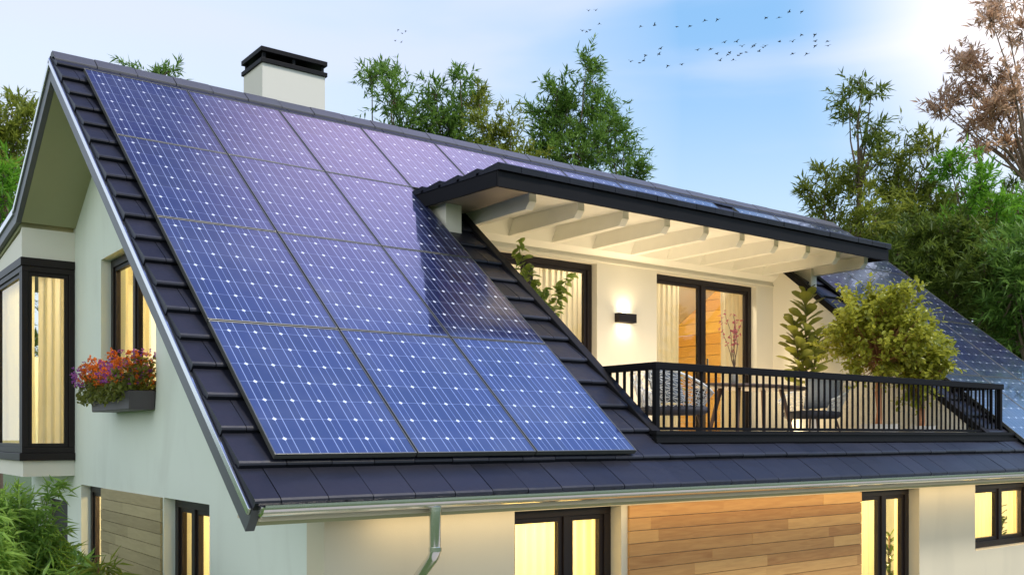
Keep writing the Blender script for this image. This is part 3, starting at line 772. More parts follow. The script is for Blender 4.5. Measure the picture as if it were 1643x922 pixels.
def tree(name, label, cat, group, d, blobs, leaf, dens=1.0, leafL=.15, leafW=.032, trunk_r=.055, base_u=None, seed=0, ground=GZ):
    """blobs: (u, v, ru, rv) clumps of the crown at horizontal distance d, in photo pixels; depth radius follows the width"""
    r = random.Random(seed)
    cs = []
    for u, v, ru, rv in blobs:
        dd = d + r.uniform(-.6, .6)
        c = at_dist(u, v, dd); k = c.length and (math.hypot(c.x, c.y)/FPX) * 1.0
        s_ = Vector((ray(u, v).x, ray(u, v).y, 0)).length/FPX
        cs.append((c, ru*dd/FPX/s_, rv*dd/FPX/s_))
    bu = base_u if base_u is not None else sum(b[0] for b in blobs)/len(blobs)
    b0 = at_dist(bu, HOR, d); base = Vector((b0.x, b0.y, ground))
    t = thing(name, base, label, cat, group)
    wood = MB()
    low = min(c.z for c, _, _ in cs); top = max(cs, key=lambda q: q[0].z)
    hub = Vector((base.x+r.uniform(-.2, .2), base.y+r.uniform(-.2, .2), max(ground+1.0, low-.8)))
    wood.tube([base, base.lerp(hub, .5)+Vector((r.uniform(-.12, .12), r.uniform(-.12, .12), 0)), hub], [trunk_r*1.25, trunk_r*1.05, trunk_r*.9], 8)
    P, D, LL = [], [], []
    for c, rh, rv in cs:
        mid = hub.lerp(c, .55)+Vector((r.uniform(-.2, .2), r.uniform(-.2, .2), r.uniform(.0, .3)))
        wood.tube([hub, hub.lerp(mid, .5)+Vector((0, 0, .1)), mid, c], [trunk_r*.62, trunk_r*.45, trunk_r*.3, trunk_r*.14], 6)
        vol = rh*rh*rv
        ncl = max(6 if dens > .5 else 3, int(25*dens*(vol**.62)/.35))
        for _ in range(ncl):
            q = Vector([r.gauss(0, 1) for _ in range(3)]).normalized()*(r.random()**.42)
            p = c+Vector((q.x*rh, q.y*rh, q.z*rv))
            st = c.lerp(p, .25); wood.tube([st, st.lerp(p, .6)+Vector((0, 0, -.03)), p], [.014, .010, .005], 4)
            R_ = r.uniform(.16, .30)*max(1, rh*.55)
            out = Vector((q.x, q.y, abs(q.z)*.6+.45)).normalized()
            for __ in range(r.randint(4, 6)):                    # sprays of a clump
                a = p+Vector([r.gauss(0, .38) for _ in range(3)])*R_
                sd_ = (out+Vector([r.gauss(0, .55) for _ in range(3)])).normalized(); sl_ = R_*r.uniform(.9, 1.7)
                nl = r.randint(9, 14)
                tt = np.linspace(.05, 1, nl)[:, None]
                dr_ = np.array(sd_)[None, :]
                pp = np.array(a)[None, :]+dr_*tt*sl_+np.array([0, 0, -1.])*(tt**2)*sl_*.22
                P.append(pp); D.append(unit(dr_+rng.normal(0, .62, (nl, 3))+np.array([0, 0, -.12]))); LL.append(rng.uniform(.45, 1.2, nl)*leafL)
    P = np.vstack(P); D = np.vstack(D); LL = np.concatenate(LL)
    wood.build('trunk', M['bark'], t)
    me = leaf_mesh('crown', P, D, LL, LL*(leafW/leafL)); me.materials.append(LG[leaf]); link_mesh('crown', me, t)
    return t
BG = 'trees behind the house'
T = [
 ('slender_tree', 'airy green tree with drooping left tip, first behind the ridge right of the chimney', 24, [(597,125,26,16),(630,120,16,20),(632,160,28,26),(650,205,34,34),(640,240,38,36),(670,175,15,20)], 'green', 1.0, 640),
 ('slender_tree', 'green feathery tree behind the ridge between the airy tree and the low bushy one', 23.5, [(700,150,18,24),(738,128,16,20),(705,190,28,30),(745,165,24,22),(720,215,38,34),(735,250,50,34),(690,250,30,30)], 'green', 1.1, 720),
 ('slender_tree', 'low green tree behind the ridge just left of the dormer roof corner', 23, [(768,165,14,16),(785,205,24,24),(818,205,18,22),(800,245,34,30),(840,262,26,26)], 'olive', 1.0, 800),
 ('bushy_tree', 'tallest dark green tree above the dormer roof, full crown with a thin tip', 24.5, [(940,110,10,16),(952,132,12,14),(893,145,20,22),(868,180,20,16),(918,165,24,26),(955,172,28,24),(905,205,40,34),(965,215,36,34),(925,245,56,34),(870,235,26,30)], 'green', 1.15, 925),
 ('bushy_tree', 'small green tree at the right end of the group above the dormer', 25, [(988,208,13,16),(1000,238,18,18),(985,262,28,20),(1022,272,9,12),(1010,285,22,14)], 'green', .95, 1000),
 ('twiggy_tree', 'tree of which only two twigs peep over the ridge left of the chimney', 23, [(268,116,8,9),(258,128,10,5),(222,117,4,4)], 'green', .35, 262),
 ('leafy_tree', 'green tree seen left of the gable roof at the picture edge', 21, [(15,180,26,24),(38,205,12,22),(5,230,30,34),(30,260,20,34),(0,300,34,40),(-30,200,30,40)], 'olive', 1.5, 5),
 ('leafy_tree', 'bright yellow-green bush low beside the left roof verge', 19, [(6,280,16,16),(2,320,22,22),(-10,350,30,24)], 'bright', 1.3, 0),
 ('slim_tree', 'tall thin sapling with small tufts against the sky right of the dormer', 22, [(1384,138,12,10),(1398,150,12,7),(1362,157,9,8),(1376,182,16,16),(1370,203,12,8),(1397,205,12,18),(1400,232,14,18),(1385,240,10,14)], 'dark', .42, 1380),
 ('bushy_tree', 'ragged green tree just beyond the right end of the dormer roof', 22.5, [(1300,312,12,12),(1318,330,16,18),(1326,280,10,16),(1345,300,22,26),(1340,345,30,26),(1380,300,26,36),(1390,350,40,34),(1375,385,40,26)], 'olive', .8, 1350),
 ('bushy_tree', 'broad olive tree left of the bright green one on the right', 23.5, [(1410,260,20,20),(1440,265,22,26),(1460,238,18,18),(1490,240,18,18),(1430,310,36,34),(1475,300,34,34),(1460,360,46,36),(1430,400,46,30),(1500,330,26,40)], 'olive', .95, 1450),
 ('bushy_tree', 'bright green sunlit tree on the right below the russet one', 21.5, [(1524,262,12,16),(1540,290,22,22),(1570,300,26,28),(1545,345,30,30),(1600,330,24,34),(1632,350,26,40),(1600,385,34,34)], 'bright', 1.0, 1580),
 ('russet_tree', 'big russet brown tree reaching out of the top right corner', 24, [(1610,15,30,18),(1590,30,18,10),(1640,50,26,40),(1530,108,28,12),(1565,100,26,16),(1600,120,32,26),(1520,165,16,12),(1508,178,8,8),(1560,150,26,18),(1630,160,34,40),(1590,185,30,26),(1555,205,24,18),(1620,235,34,34),(1575,240,24,20)], 'brown', .85, 1640),
 ('dark_tree', 'dark dense tree rising behind the upper right solar array', 20.5, [(1440,420,34,28),(1470,390,34,34),(1500,430,44,40),(1520,380,36,34),(1470,460,30,30)], 'dark', 1.6, 1480),
 ('dark_tree', 'dark green tree with long leaves behind the middle of the right verge', 20, [(1550,430,40,40),(1585,450,40,44),(1540,480,40,36),(1600,500,40,40),(1570,400,34,30)], 'dark', 1.7, 1560),
 ('dark_tree', 'dark green tree at the right edge of the picture beside the lowest visible verge', 19.5, [(1630,470,36,50),(1640,540,40,44),(1660,430,40,50),(1620,420,30,36),(1690,500,40,60)], 'green', 1.7, 1640),
]
for i, (nm, lb, d, bl, lf, dn, bu) in enumerate(T):
    tree(nm, lb, 'tree', BG, d, bl, lf, dn, base_u=bu, seed=40+i, leafL=.20, leafW=.045)
# far row of trees that closes the background on the right and behind
for i, (u, v, d, w) in enumerate([(1400,380,32,70),(1480,350,33,80),(1560,340,32,80),(1650,330,33,90),(1740,360,31,90),(-30,330,33,90),(-110,300,31,90)]):
    pos = ['behind the ragged tree', 'behind the broad olive tree', 'behind the bright green tree', 'behind the russet tree', 'beyond the right edge', 'beyond the left verge', 'beyond the left edge'][i]
    tree('far_tree', f'distant dark tree standing {pos}', 'tree', 'far row of trees', d, [(u, v, w*.6, 40), (u-w*.3, v+60, w*.6, 50), (u+w*.3, v+60, w*.6, 50), (u, v+130, w*.9, 60), (u, v+210, w*.9, 60)], 'dark', .9, leafL=.26, leafW=.06, seed=90+i)

# bamboo shrubs in front of the gable wall
def bamboo(x, y, top, rad, n, label, seed, leaf='bamboo', L=.165):
    r = random.Random(seed); t = thing('bamboo_shrub', (x, y, GZ), label, 'shrub', 'shrubs in front of the gable wall')
    wood = MB(); P, D, LL = [], [], []
    for _ in range(n):
        a = r.uniform(0, 6.283); b = Vector((x+math.cos(a)*rad*.35*r.random(), y+math.sin(a)*rad*.35*r.random(), GZ))
        h = (top-GZ)*r.uniform(.72, 1.0); tp = Vector((b.x+math.cos(a)*rad*r.uniform(.2, .8), b.y+math.sin(a)*rad*r.uniform(.2, .8), GZ+h))
        pts = [b, b.lerp(tp, .4)+Vector((0, 0, h*.06)), b.lerp(tp, .75)+Vector((0, 0, h*.05)), tp]
        wood.tube(pts, [.012, .010, .007, .003], 5)
        for k in range(int(h*15)):
            f = r.uniform(.25, 1)**.8; i = min(2, int(f*3)); p = pts[i].lerp(pts[i+1], f*3-i if i < 2 or f < 1 else 1)
            az = r.uniform(0, 6.283); tw = Vector((math.cos(az), math.sin(az), r.uniform(.1, .9))).normalized(); ln = r.uniform(.12, .34)*(1.2-f*.5)
            nl = r.randint(7, 11); tt = np.linspace(.15, 1, nl)[:, None]
            P.append(np.array(p)[None]+np.array(tw)[None]*tt*ln); D.append(unit(np.array(tw)[None]+rng.normal(0, .6, (nl, 3))+np.array([0, 0, -.25])))
            LL.append(rng.uniform(.6, 1.2, nl)*L)
    wood.build('stems', M['stemg'], t)
    P = np.vstack(P); D = np.vstack(D); LL = np.concatenate(LL)
    me = leaf_mesh('foliage', P, D, LL, LL*.17, curl=.3); me.materials.append(LG[leaf]); link_mesh('foliage', me, t)
bamboo(1.05, 8.9, -.50, .50, 22, 'leafy bamboo shrub at the bottom left edge, tallest of the front ones', 1)
bamboo(1.72, 9.5, -.36, .34, 18, 'leafy bamboo shrub in front of the bay window base', 2)
bamboo(1.88, 9.3, -.70, .14, 7, 'upright bamboo shrub between bay and narrow ground floor window', 3)
bamboo(1.86, 8.2, -1.0, .22, 10, 'low bamboo shrub in front of the narrow ground floor window', 4)
bamboo(2.12, 8.1, -1.0, .16, 5, 'lowest bamboo shrub in front of the weathered cladding', 5, 'olive')
bamboo(1.25, 11.6, .30, .34, 8, 'thin taller shrub at the left edge in front of the bay glass', 6)

# ---------------------------------------------------------------- flower box on the gable
fb = thing('flower_box', (2.90, 10.68, .27), 'dark window box of purple and orange flowers on the gable wall', 'flower box')
mb = MB(); ya, yb = 10.0, 11.5
pr = [(ya+.04, .27), (yb-.04, .27), (yb, .46), (ya, .46)]
mb.prism(pr, 2.80, 3.05); mb.build('planter', M['potdark'], fb, bevel=.01)
MB().box(2.82, 3.03, ya+.03, yb-.03, .455, .468).build('soil', M['soil'], fb)
n = 3000; q = rng.random((n, 3)); yy_ = ya-.02+q[:, 1]*(yb-ya+.12); hh = .22+.07*np.sin(yy_*7)+.05*np.sin(yy_*17)
P = np.stack([2.93+(q[:, 0]-.62)*.42, yy_, .45+q[:, 2]**.8*hh-.10*(q[:, 0] < .25)], 1)
me = leaf_mesh('foliage', P, rdir(n, .5), rng.uniform(.035, .075, n), rng.uniform(.02, .035, n), OVAL); me.materials.append(LG['box']); link_mesh('foliage', me, fb)
def petals(name, mat, sel, n):
    q = rng.random((n, 3)); y = ya-.04+q[:, 1]*(yb-ya+.22); keep = sel(y); q, y = q[keep], y[keep]; h = .25+.07*np.sin(y*7)+.05*np.sin(y*17)
    C = np.stack([2.93+(q[:, 0]-.68)*.46, y, .52+q[:, 2]**.6*h*.95], 1)
    PP = np.repeat(C, 6, 0)+rng.normal(0, .006, (len(C)*6, 3)); DD = rdir(len(PP), .3)
    me = leaf_mesh(name, PP, DD, .026, .020, OVAL); me.materials.append(mat); link_mesh(name, me, fb)
petals('purple_flowers', LG['purple'], lambda y: (np.sin(y*4.3+1.2) > .25) | (y > 11.2), 560)
petals('orange_flowers', LG['orange'], lambda y: (np.sin(y*4.3+1.2) < .75) & (y < 11.35), 950)

# ---------------------------------------------------------------- balcony furniture and plants
DK = -.06
def pot(t, x, y, r=.2, h=.34, mat='pot'):
    MB().lathe([(r*.72, 0), (r*.9, h*.5), (r, h), (r*.9, h), (r*.86, h-.03)], (x, y, DK), 28).build('pot', M[mat], t, smooth=False)
    MB().lathe([(r*.86, h-.035), (.01, h-.028)], (x, y, DK), 20).build('soil', M['soil'], t)
# oval table
tb = thing('table', (9.8, 8.0, DK), 'dark oval wooden table behind the railing', 'table')
MB().lathe([(.93, .655), (1.0, .67), (1.0, .69), (.97, .70)], (9.8, 8.0, DK), 48, 1.0, .42).build('table_top', M['tablewood'], tb, bevel=.003)
for dx, dy in ((-.12, -.1), (.12, -.1), (-.12, .1), (.12, .1)):
    pass
for dx in (-.55, .55):
    for dy in (-.14, .14):
        MB().bar((9.8+dx*.75, 8+dy, DK+.66), (9.8+dx, 8+dy*1.7, DK), .032, .02, 10).build('leg', M['tablewood'], tb)
# vase with blossom twigs
vs = thing('vase', (9.48, 8.0, DK+.70), 'tall grey vase of pink blossom twigs on the oval table', 'vase')
MB().lathe([(.035, 0), (.05, .05), (.042, .16), (.03, .2), (.036, .22), (.03, .22)], (9.48, 8.0, DK+.70), 20).build('vessel', M['vase'], vs, smooth=True)
tw = MB(); P = []
r = random.Random(5)
for k in range(6):
    p = Vector((9.48, 8.0, DK+.9)); d = Vector((r.uniform(-.6, .6), r.uniform(-.3, .3), 1)).normalized(); pts = [p]
    for j in range(7):
        d = (d+Vector([r.uniform(-.35, .35) for _ in range(3)])*.9+Vector((0, 0, .25))).normalized(); pts.append(pts[-1]+d*.105*r.uniform(.7, 1.1))
        if j > 1:
            for _ in range(2): P.append(pts[-1]+Vector([r.gauss(0, .014) for _ in range(3)]))
    tw.tube(pts, [.006-.0006*i for i in range(len(pts))], 5)
tw.build('twigs', M['tablewood'], vs)
P = np.repeat(np.array(P), 3, 0); me = leaf_mesh('blossoms', P, rdir(len(P)), .028, .02, OVAL); me.materials.append(M['blossom']); link_mesh('blossoms', me, vs)
# lattice chairs
def chair(x, y, face, label):
    """face: +1 looks towards +x, -1 towards -x"""
    t = thing('lattice_chair', (x, y, DK), label, 'chair', 'white lattice chairs at the oval table')
    bm = bmesh.new(); nu, nv = 22, 9; g = []
    for i in range(nu+1):
        a = R(-118+236*i/nu); row = []
        for j in range(nv+1):
            f = j/nv; back = (math.cos(a)+1)/2
            h = .33+f*(.14+.36*back**1.3); rr = .30+.15*f
            row.append(bm.verts.new((x-face*math.cos(a)*rr, y+math.sin(a)*rr*1.05, DK+h)))
        g.append(row)
    for i in range(nu):
        for j in range(nv):
            a_, b_, c_, d_ = g[i][j], g[i+1][j], g[i+1][j+1], g[i][j+1]
            if (i+j) % 2: bm.faces.new((a_, b_, d_)); bm.faces.new((b_, c_, d_))
            else: bm.faces.new((a_, b_, c_)); bm.faces.new((a_, c_, d_))
    bmesh.ops.dissolve_edges(bm, edges=[e for e in bm.edges if len(e.link_faces) == 2 and (abs(e.verts[0].co.z-e.verts[1].co.z) < .004)], use_verts=False)
    me = bpy.data.meshes.new('lattice_shell'); bm.to_mesh(me); bm.free(); me.materials.append(M['rope'])
    o = link_mesh('lattice_shell', me, t); w = o.modifiers.new('wire', 'WIREFRAME'); w.thickness = .016; w.use_replace = True; w.use_even_offset = False
    rim = MB(); pts = []
    for i in range(nu+1):
        a = R(-118+236*i/nu); back = (math.cos(a)+1)/2
        pts.append((x-face*math.cos(a)*.45, y+math.sin(a)*.45*1.05, DK+.33+.14+.36*back**1.3))
    rim.tube(pts, .014, 8); rim.build('rim', M['rope'], t, smooth=True)
    MB().lathe([(.02, .30), (.33, .30), (.385, .34), (.385, .375), (.34, .40), (.02, .415)], (x+face*.04, y, DK), 32).build('seat', M['cushion'], t, smooth=True)
    for dx, dy in ((-.2, -.2), (.2, -.2), (-.2, .2), (.2, .2)):
        MB().bar((x+dx, y+dy, DK+.31), (x+dx*1.35, y+dy*1.35, DK), .016, .011, 8).build('leg', M['tablewood'], t)
chair(7.95, 7.60, 1, 'white lattice armchair at the left end of the table beside the railing corner')
chair(11.15, 8.05, -1, 'white lattice armchair at the right end of the table below the rubber plant')
def pillow(x, y, z, rot, label, sz=(.42, .14, .40)):
    bm = bmesh.new(); bmesh.ops.create_cube(bm, size=1); bmesh.ops.subdivide_edges(bm, edges=bm.edges[:], cuts=5, use_grid_fill=True)
    for v in bm.verts:
        a, b = v.co.x*2, v.co.z*2
        th = max(.06, (1-abs(a)**3.0)*(1-abs(b)**3.0))**.55
        v.co = Vector((v.co.x*sz[0]*(1-.10*(1-abs(b)**2)*abs(a)), v.co.y*sz[1]*th*1.3, v.co.z*sz[2]*(1-.10*(1-abs(a)**2)*abs(b))))
        v.co.z += .006*math.sin(v.co.x*30)
    me = bpy.data.meshes.new('pillow'); bm.to_mesh(me); bm.free(); me.materials.append(M['pillow'])
    for p in me.polygons: p.use_smooth = True
    o = bpy.data.objects.new('pillow', me); COL.objects.link(o); o.location = (x, y, z); o.rotation_euler = rot
    props(o, label, 'pillow', 'grey pillows on the lattice chairs'); o.modifiers.new('s', 'SUBSURF').levels = 1
pillow(7.80, 7.55, DK+.62, (R(-18), 0, R(84)), 'long grey pillow leaning in the armchair at the left of the table', (.52, .15, .42))
pillow(11.28, 8.0, DK+.64, (R(-12), 0, R(-70)), 'blue-grey pillow standing in the armchair under the rubber plant', (.50, .15, .44))

# rubber plant
t = thing('rubber_plant', (11.75, 8.62, DK), 'tall potted rubber plant with big paddle leaves against the cream side wall', 'plant')
pot(t, 11.75, 8.62, .2, .36)
st = MB(); P, D, S_ = [], [], []; r = random.Random(3)
for k, (dx, dy, top) in enumerate(((0, 0, 2.18), (-.10, .05, 1.75), (.10, -.06, 1.6))):
    b = Vector((11.75+dx*.3, 8.62+dy*.3, DK+.33)); e = Vector((11.75+dx*1.6, 8.62+dy*1.6, top-.10)); st.tube([b, b.lerp(e, .5)+Vector((.02, 0, 0)), e], [.015, .012, .006], 6)
    nn = 40 if k == 0 else 30
    for i in range(nn):
        f = .30+.70*i/nn; a = i*2.4+k; el = .35+.95*f*f
        P.append(b.lerp(e, f)); D.append((math.cos(a), math.sin(a), el)); S_.append((.29 if f < .9 else .22)*r.uniform(.8, 1.15))
st.build('stem', M['bark'], t)
S_ = np.array(S_); me = leaf_mesh('foliage', [tuple(p) for p in P], D, S_, S_*.52, PADDLE, fold=.12, curl=.22); me.materials.append(LG['rubber']); link_mesh('foliage', me, t)
# ficus with round crown
def round_plant(x, y, zc, rad, rz, nl, label, leaf, seed, L=.07, trunk=True, ptr=.22, pth=.30, mat='pot', sparse=.8):
    t = thing('ficus', (x, y, DK), label, 'plant'); pot(t, x, y, ptr, pth, mat)
    r = random.Random(seed); st = MB(); hub = Vector((x, y, zc-rz*.75))
    for k in range(3): st.tube([(x+.03*math.cos(k*2.1), y+.03*math.sin(k*2.1), DK+pth-.05), (x-.03*math.cos(k*2.1+1), y-.03*math.sin(k*2.1+1), (DK+pth+hub.z)/2), hub], [.026, .022, .018], 7)
    P, D = [], []
    ncl = nl//26
    for i in range(ncl):
        q = Vector([r.gauss(0, 1) for _ in range(3)]).normalized()*(r.random()**.40)
        k = 1+.20*math.sin(q.x*5+seed)+.18*math.sin(q.z*7+q.y*4)+r.uniform(-.12, .16)
        p = Vector((x+q.x*rad*k, y+q.y*rad*k, zc+q.z*rz*k))
        st.tube([hub.lerp(p, .1), hub.lerp(p, .6)+Vector((0, 0, -.02)), p], [.007, .005, .0025], 4)
        out = Vector((q.x, q.y, q.z*.7+.35)).normalized(); s_ = .10+.08*r.random()
        for _ in range(3):
            dd = (out+Vector([r.gauss(0, .6) for _ in range(3)])).normalized(); n_ = r.randint(7, 11)
            tt = np.linspace(0, 1, n_)[:, None]
            P.append(np.array(p)[None]-np.array(dd)[None]*.04+np.array(dd)[None]*tt*s_*1.5); D.append(unit(np.array(dd)[None]*.5+rng.normal(0, .7, (n_, 3))))
    st.build('trunk', M['terra'] if mat == 'pot' and trunk else M['bark'], t)
    P = np.vstack(P); D = np.vstack(D); LL = rng.uniform(.7, 1.2, len(P))*L
    me = leaf_mesh('foliage', P, D, LL, LL*.62, OVAL, fold=.12); me.materials.append(LG[leaf]); link_mesh('foliage', me, t)
round_plant(11.38, 7.22, 1.36, .58, .52, 9500, 'round bushy ficus with yellow-green leaves in a pale pot', 'ficus', 2, ptr=.26, pth=.22)
round_plant(11.98, 6.98, 1.0, .28, .44, 3600, 'smaller leafy shrub in a pot at the right end of the balcony', 'ficus', 9, L=.075, ptr=.17, pth=.2)
# climber beside the left door
t = thing('climbing_plant', (7.25, 8.95, DK), 'tall thin climbing plant with pale leaves in front of the left balcony door', 'plant')
pot(t, 7.25, 8.95, .17, .3)
st = MB(); P, D = [], []; r = random.Random(8)
for k in range(5):
    p = Vector((7.25, 8.95, DK+.28)); pts = [p]; d = Vector((r.uniform(-.12, .12), r.uniform(-.1, .1), 1))
    nseg = [20, 16, 15, 14, 12][k]
    for j in range(nseg):
        d = (d+Vector((r.gauss(0, .22), r.gauss(0, .18), .30))).normalized(); p = p+d*.107; pts.append(p)
        if j > 4:
            for _ in range(8): P.append(tuple(p+Vector([r.gauss(0, .035) for _ in range(3)]))); D.append((r.gauss(0, 1), r.gauss(0, 1), r.gauss(.1, .6)))
    st.tube(pts, [.009*(1-i/len(pts))+.003 for i in range(len(pts))], 5)
st.build('stem', M['stemg'], t)
LL = rng.uniform(.09, .15, len(P)); me = leaf_mesh('foliage', P, D, LL, LL*.6, OVAL, curl=.3); me.materials.append(LG['vine']); link_mesh('foliage', me, t)
# indoor palms
def palm(x, y, z0, h, n, L, label, leaf, potmat='pot', seed=1):
    t = thing('house_plant', (x, y, z0), label, 'plant', 'house plants behind the windows'); r = random.Random(seed)
    MB().lathe([(.12, 0), (.15, .26), (.13, .26)], (x, y, z0), 20).build('pot', M[potmat], t)
    st = MB(); st.bar((x, y, z0+.2), (x, y, z0+h*.82), .022, .015, 8); st.build('stem', M['bark'], t)
    bm = bmesh.new()
    for i in range(n):
        az = i*2.4+r.uniform(-.3, .3); el = r.uniform(.35, 1.35); b = Vector((x, y, z0+h*r.uniform(.42, .84))); ln = L*r.uniform(.75, 1.1)
        hd = Vector((math.cos(az), math.sin(az), 0)); sd_ = Vector((-hd.y, hd.x, 0)); prev = None
        for j in range(7):
            f = j/6; p = b+hd*(ln*f*math.cos(el*.8))+Vector((0, 0, ln*(f*math.sin(el)-.62*f*f))); w = .022*math.sin(math.pi*(.12+.88*f)**.8)*(1.0)+.002
            c = (bm.verts.new(p+sd_*w), bm.verts.new(p+Vector((0, 0, -w*.4))), bm.verts.new(p-sd_*w))
            if prev: bm.faces.new((prev[0], prev[1], c[1], c[0])); bm.faces.new((prev[1], prev[2], c[2], c[1]))
            prev = c
    me = bpy.data.meshes.new('foliage'); bm.to_mesh(me); bm.free(); me.materials.append(LG[leaf]); link_mesh('foliage', me, t)
palm(sx_(1427, YF+.72), YF+.72, GZ+.05, 2.2, 46, .42, 'dracaena behind the tall window at the end of the timber cladding', 'darkpalm', seed=2)
palm(sx_(1604, YF+.66), YF+.66, GZ+.05, 2.45, 46, .42, 'dracaena behind the short window at the far right', 'darkpalm', seed=3)
palm(10.70, YW+.62, -.12, 1.25, 60, .50, 'bright green palm inside the balcony door behind the table', 'palm', seed=4)
palm(3.55, 14.3, -.12, 1.25, 50, .50, 'bright green palm inside the bay window', 'palm', seed=5)
palm(4.05, 10.62, -.12, 1.5, 44, .45, 'palm behind the window above the flower box', 'palm', seed=6)

# ---------------------------------------------------------------- birds
def bird(u, v, px, phase, label, group, dist):
    p = at_dist(u, v, dist); k = px*dist/FPX*1.25
    mb = MB(); b = mb.bm
    mb.tube([(-.45*k, 0, 0), (-.25*k, 0, .01*k), (0, 0, 0), (.28*k, 0, .02*k), (.42*k, 0, .05*k)], [.012*k, .09*k, .13*k, .08*k, .02*k], 6)
    for s_ in (-1, 1):
        zz_ = phase*.35*k
        w = [b.verts.new((.16*k, s_*.08*k, .03*k)), b.verts.new((.10*k, s_*.42*k, zz_)), b.verts.new((-.10*k, s_*.8*k, zz_*.7)), b.verts.new((-.08*k, s_*.4*k, zz_*.9)), b.verts.new((-.16*k, s_*.08*k, .02*k))]
        b.faces.new(w)
    o = mb.build('bird', M['bird']); o.location = p; o.rotation_euler = (R(random.uniform(-20, 20)), R(random.uniform(-10, 10)), R(random.uniform(150, 215)))
    props(o, label, 'bird', group)
zf = lambda x, y: (900+x/3.572, y/3.572)
fl = [(157,63),(199,61),(221,136),(121,178),(148,181),(164,174)]
mainf = [(458,151),(537,146),(665,154),(740,150),(825,117),(897,112),(1176,103),(1250,101),(1308,70),(1380,68),(1380,200),(1455,199),(1252,240),(1327,240),(1457,238),(1529,237),(1457,264),(1531,264),(1328,308),(1408,308),
 (937,244),(1008,240),(1038,267),(1099,269),(1107,262),(1158,273),(1171,264),(1135,295),(1062,300),(1032,307),(1017,318),(989,342),(966,305),(957,313),(893,310),(912,348),(858,282),(782,288),(571,280),(485,317),(562,312),(399,354),(451,361),(474,349),(613,377),(691,371)]
for x, y in fl: bird(*zf(x, y), 4.6, random.choice([-1, .6, 1]), 'tiny grey bird of the faint little flock above the tallest tree', 'small faint flock of birds', 190)
for x, y in mainf: bird(*zf(x, y), 5.6, random.choice([-.8, -.3, .6, 1]), 'small dark bird in the long flock flying across the blue sky', 'long flock of dark birds', 150)
for u, v in ((634,66),(645,54),(639,48),(644,68),(651,50)): bird(u, v, 3.6, random.choice([-1, .6, 1]), 'tiny bird of the small cluster above the first tree right of the chimney', 'cluster of tiny birds', 190)

# ---------------------------------------------------------------- ground
def sheet(name, x0, x1, y0, y1, z, mat):
    bm = bmesh.new(); bm.faces.new([bm.verts.new(p) for p in ((x0,y0,z),(x1,y0,z),(x1,y1,z),(x0,y1,z))])
    me = bpy.data.meshes.new(name); bm.to_mesh(me); bm.free(); me.materials.append(mat); o = link_mesh(name, me); o['kind'] = 'structure'
    return o
sheet('ground', -900, 900, -900, 900, GZ-.004, M['grass'])
sheet('path', -1.5, 20, 1.5, 5.2, GZ, M['paving'])

# ---------------------------------------------------------------- sky and sun
SUNV = Vector((.30, -.50, .86)).normalized()
el = math.asin(SUNV.z); az = math.atan2(SUNV.x, SUNV.y)
w = bpy.data.worlds.new('World'); sc.world = w; w.use_nodes = True; nt = w.node_tree
bg = nt.nodes['Background']
sky = N(nt, 'ShaderNodeTexSky'); sky.sky_type = 'NISHITA'; sky.sun_disc = False; sky.sun_elevation = el; sky.sun_rotation = az
sky.air_density = 1.0; sky.dust_density = .6; sky.ozone_density = 1.6
tc = N(nt, 'ShaderNodeTexCoord')
def dotdir(v, lo, hi, p):
    vm = N(nt, 'ShaderNodeVectorMath', operation='DOT_PRODUCT'); nt.links.new(tc.outputs['Generated'], vm.inputs[0]); vm.inputs[1].default_value = Vector(v).normalized()
    mr = N(nt, 'ShaderNodeMapRange'); nt.links.new(vm.outputs['Value'], mr.inputs[0]); mr.inputs[1].default_value = lo; mr.inputs[2].default_value = hi
    return mth(nt, 'POWER', mr.outputs[0], p)
mp = N(nt, 'ShaderNodeMapping'); mp.inputs['Scale'].default_value = (1.0, 1.0, 5.0); nt.links.new(tc.outputs['Generated'], mp.inputs[0])
nz = N(nt, 'ShaderNodeTexNoise'); nz.inputs['Scale'].default_value = 2.1; nz.inputs['Detail'].default_value = 5; nz.inputs['Roughness'].default_value = .45; nz.inputs['Distortion'].default_value = .4
nt.links.new(mp.outputs[0], nz.inputs['Vector'])
cl = N(nt, 'ShaderNodeMapRange'); nt.links.new(nz.outputs['Fac'], cl.inputs[0]); cl.inputs[1].default_value = .40; cl.inputs[2].default_value = .66; cl.inputs[4].default_value = .7; cl.interpolation_type = 'SMOOTHSTEP'
sp = N(nt, 'ShaderNodeSeparateXYZ'); nt.links.new(tc.outputs['Generated'], sp.inputs[0])
hz = N(nt, 'ShaderNodeMapRange'); nt.links.new(sp.outputs[2], hz.inputs[0]); hz.inputs[1].default_value = .06; hz.inputs[2].default_value = .40; hz.inputs[3].default_value = .9; hz.inputs[4].default_value = .0; hz.interpolation_type = 'SMOOTHSTEP'
base = N(nt, 'ShaderNodeVectorMath', operation='SCALE'); nt.links.new(sky.outputs[0], base.inputs[0]); base.inputs['Scale'].default_value = SKYS = 1.0
c1 = mixc(nt, .75, base.outputs[0], (2.7, 5.5, 9.2))
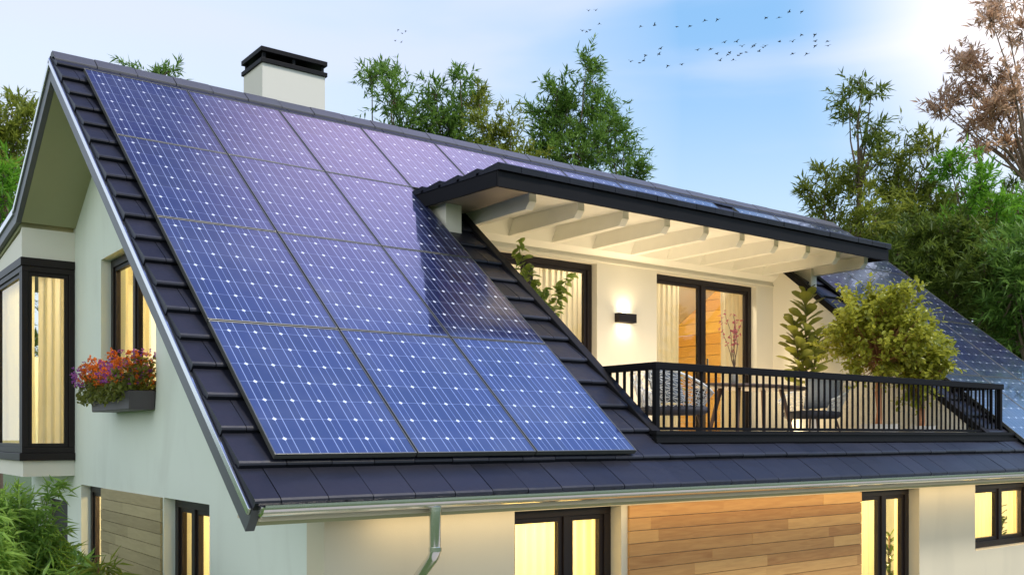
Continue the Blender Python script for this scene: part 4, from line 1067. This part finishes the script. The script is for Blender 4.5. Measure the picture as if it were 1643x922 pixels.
c1 = mixc(nt, mth(nt, 'MULTIPLY', dotdir(ray(-300, 250), .72, .98, .7), .85), c1, (7.0, 7.7, 9.2))
c2 = mixc(nt, cl.outputs[0], c1, (6.4, 7.0, 9.0))
c3 = mixc(nt, hz.outputs[0], c2, (7.2, 8.4, 9.5))
zk = N(nt, 'ShaderNodeMapRange'); nt.links.new(sp.outputs[2], zk.inputs[0]); zk.inputs[1].default_value = .48; zk.inputs[2].default_value = .80; zk.inputs[4].default_value = .85; zk.interpolation_type = 'SMOOTHSTEP'
c3 = mixc(nt, zk.outputs[0], c3, (.8, 1.0, 3.6))
c4 = mixc(nt, mth(nt, 'MULTIPLY', dotdir(ray(1700, -40), .972, 1.0, 2.2), .95), c3, (12, 10.9, 10.7))
c5 = mixc(nt, mth(nt, 'MULTIPLY', dotdir((.487, .436, .757), .977, 1.0, 1.3), .9), c4, (13.5, 10.0, 14.5))  # pink sky patch added out of view to put glare on the panels
c5 = mixc(nt, mth(nt, 'MULTIPLY', dotdir((.50, -.05, .86), .84, .98, 1.1), .85), c5, (3.6, 6.8, 18))  # blue sky patch added out of view to brighten reflections in the lower panels
c5 = mixc(nt, mth(nt, 'MULTIPLY', dotdir((-1, -.35, .25), .35, 1.0, 1.0), .85), c5, (13.8, 14.2, 13.0))  # wide white glow added to the unseen sky to brighten the gable wall
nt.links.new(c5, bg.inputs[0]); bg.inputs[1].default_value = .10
sun = bpy.data.lights.new('sun', 'SUN'); sun.energy = 2.6; sun.angle = R(10); sun.color = (1, .93, .82)
so = bpy.data.objects.new('sun', sun); COL.objects.link(so); so.rotation_euler = SUNV.to_track_quat('Z', 'Y').to_euler()
vs_ = sc.view_settings; vs_.view_transform = 'Standard'; vs_.look = 'None'; vs_.gamma = 1; vs_.exposure = .3; vs_.use_curve_mapping = False
sc.cycles.use_denoising = True
sc.cycles.max_bounces = 8; sc.cycles.transparent_max_bounces = 12; sc.cycles.caustics_reflective = False; sc.cycles.caustics_refractive = False
sc.cycles.sample_clamp_indirect = 4
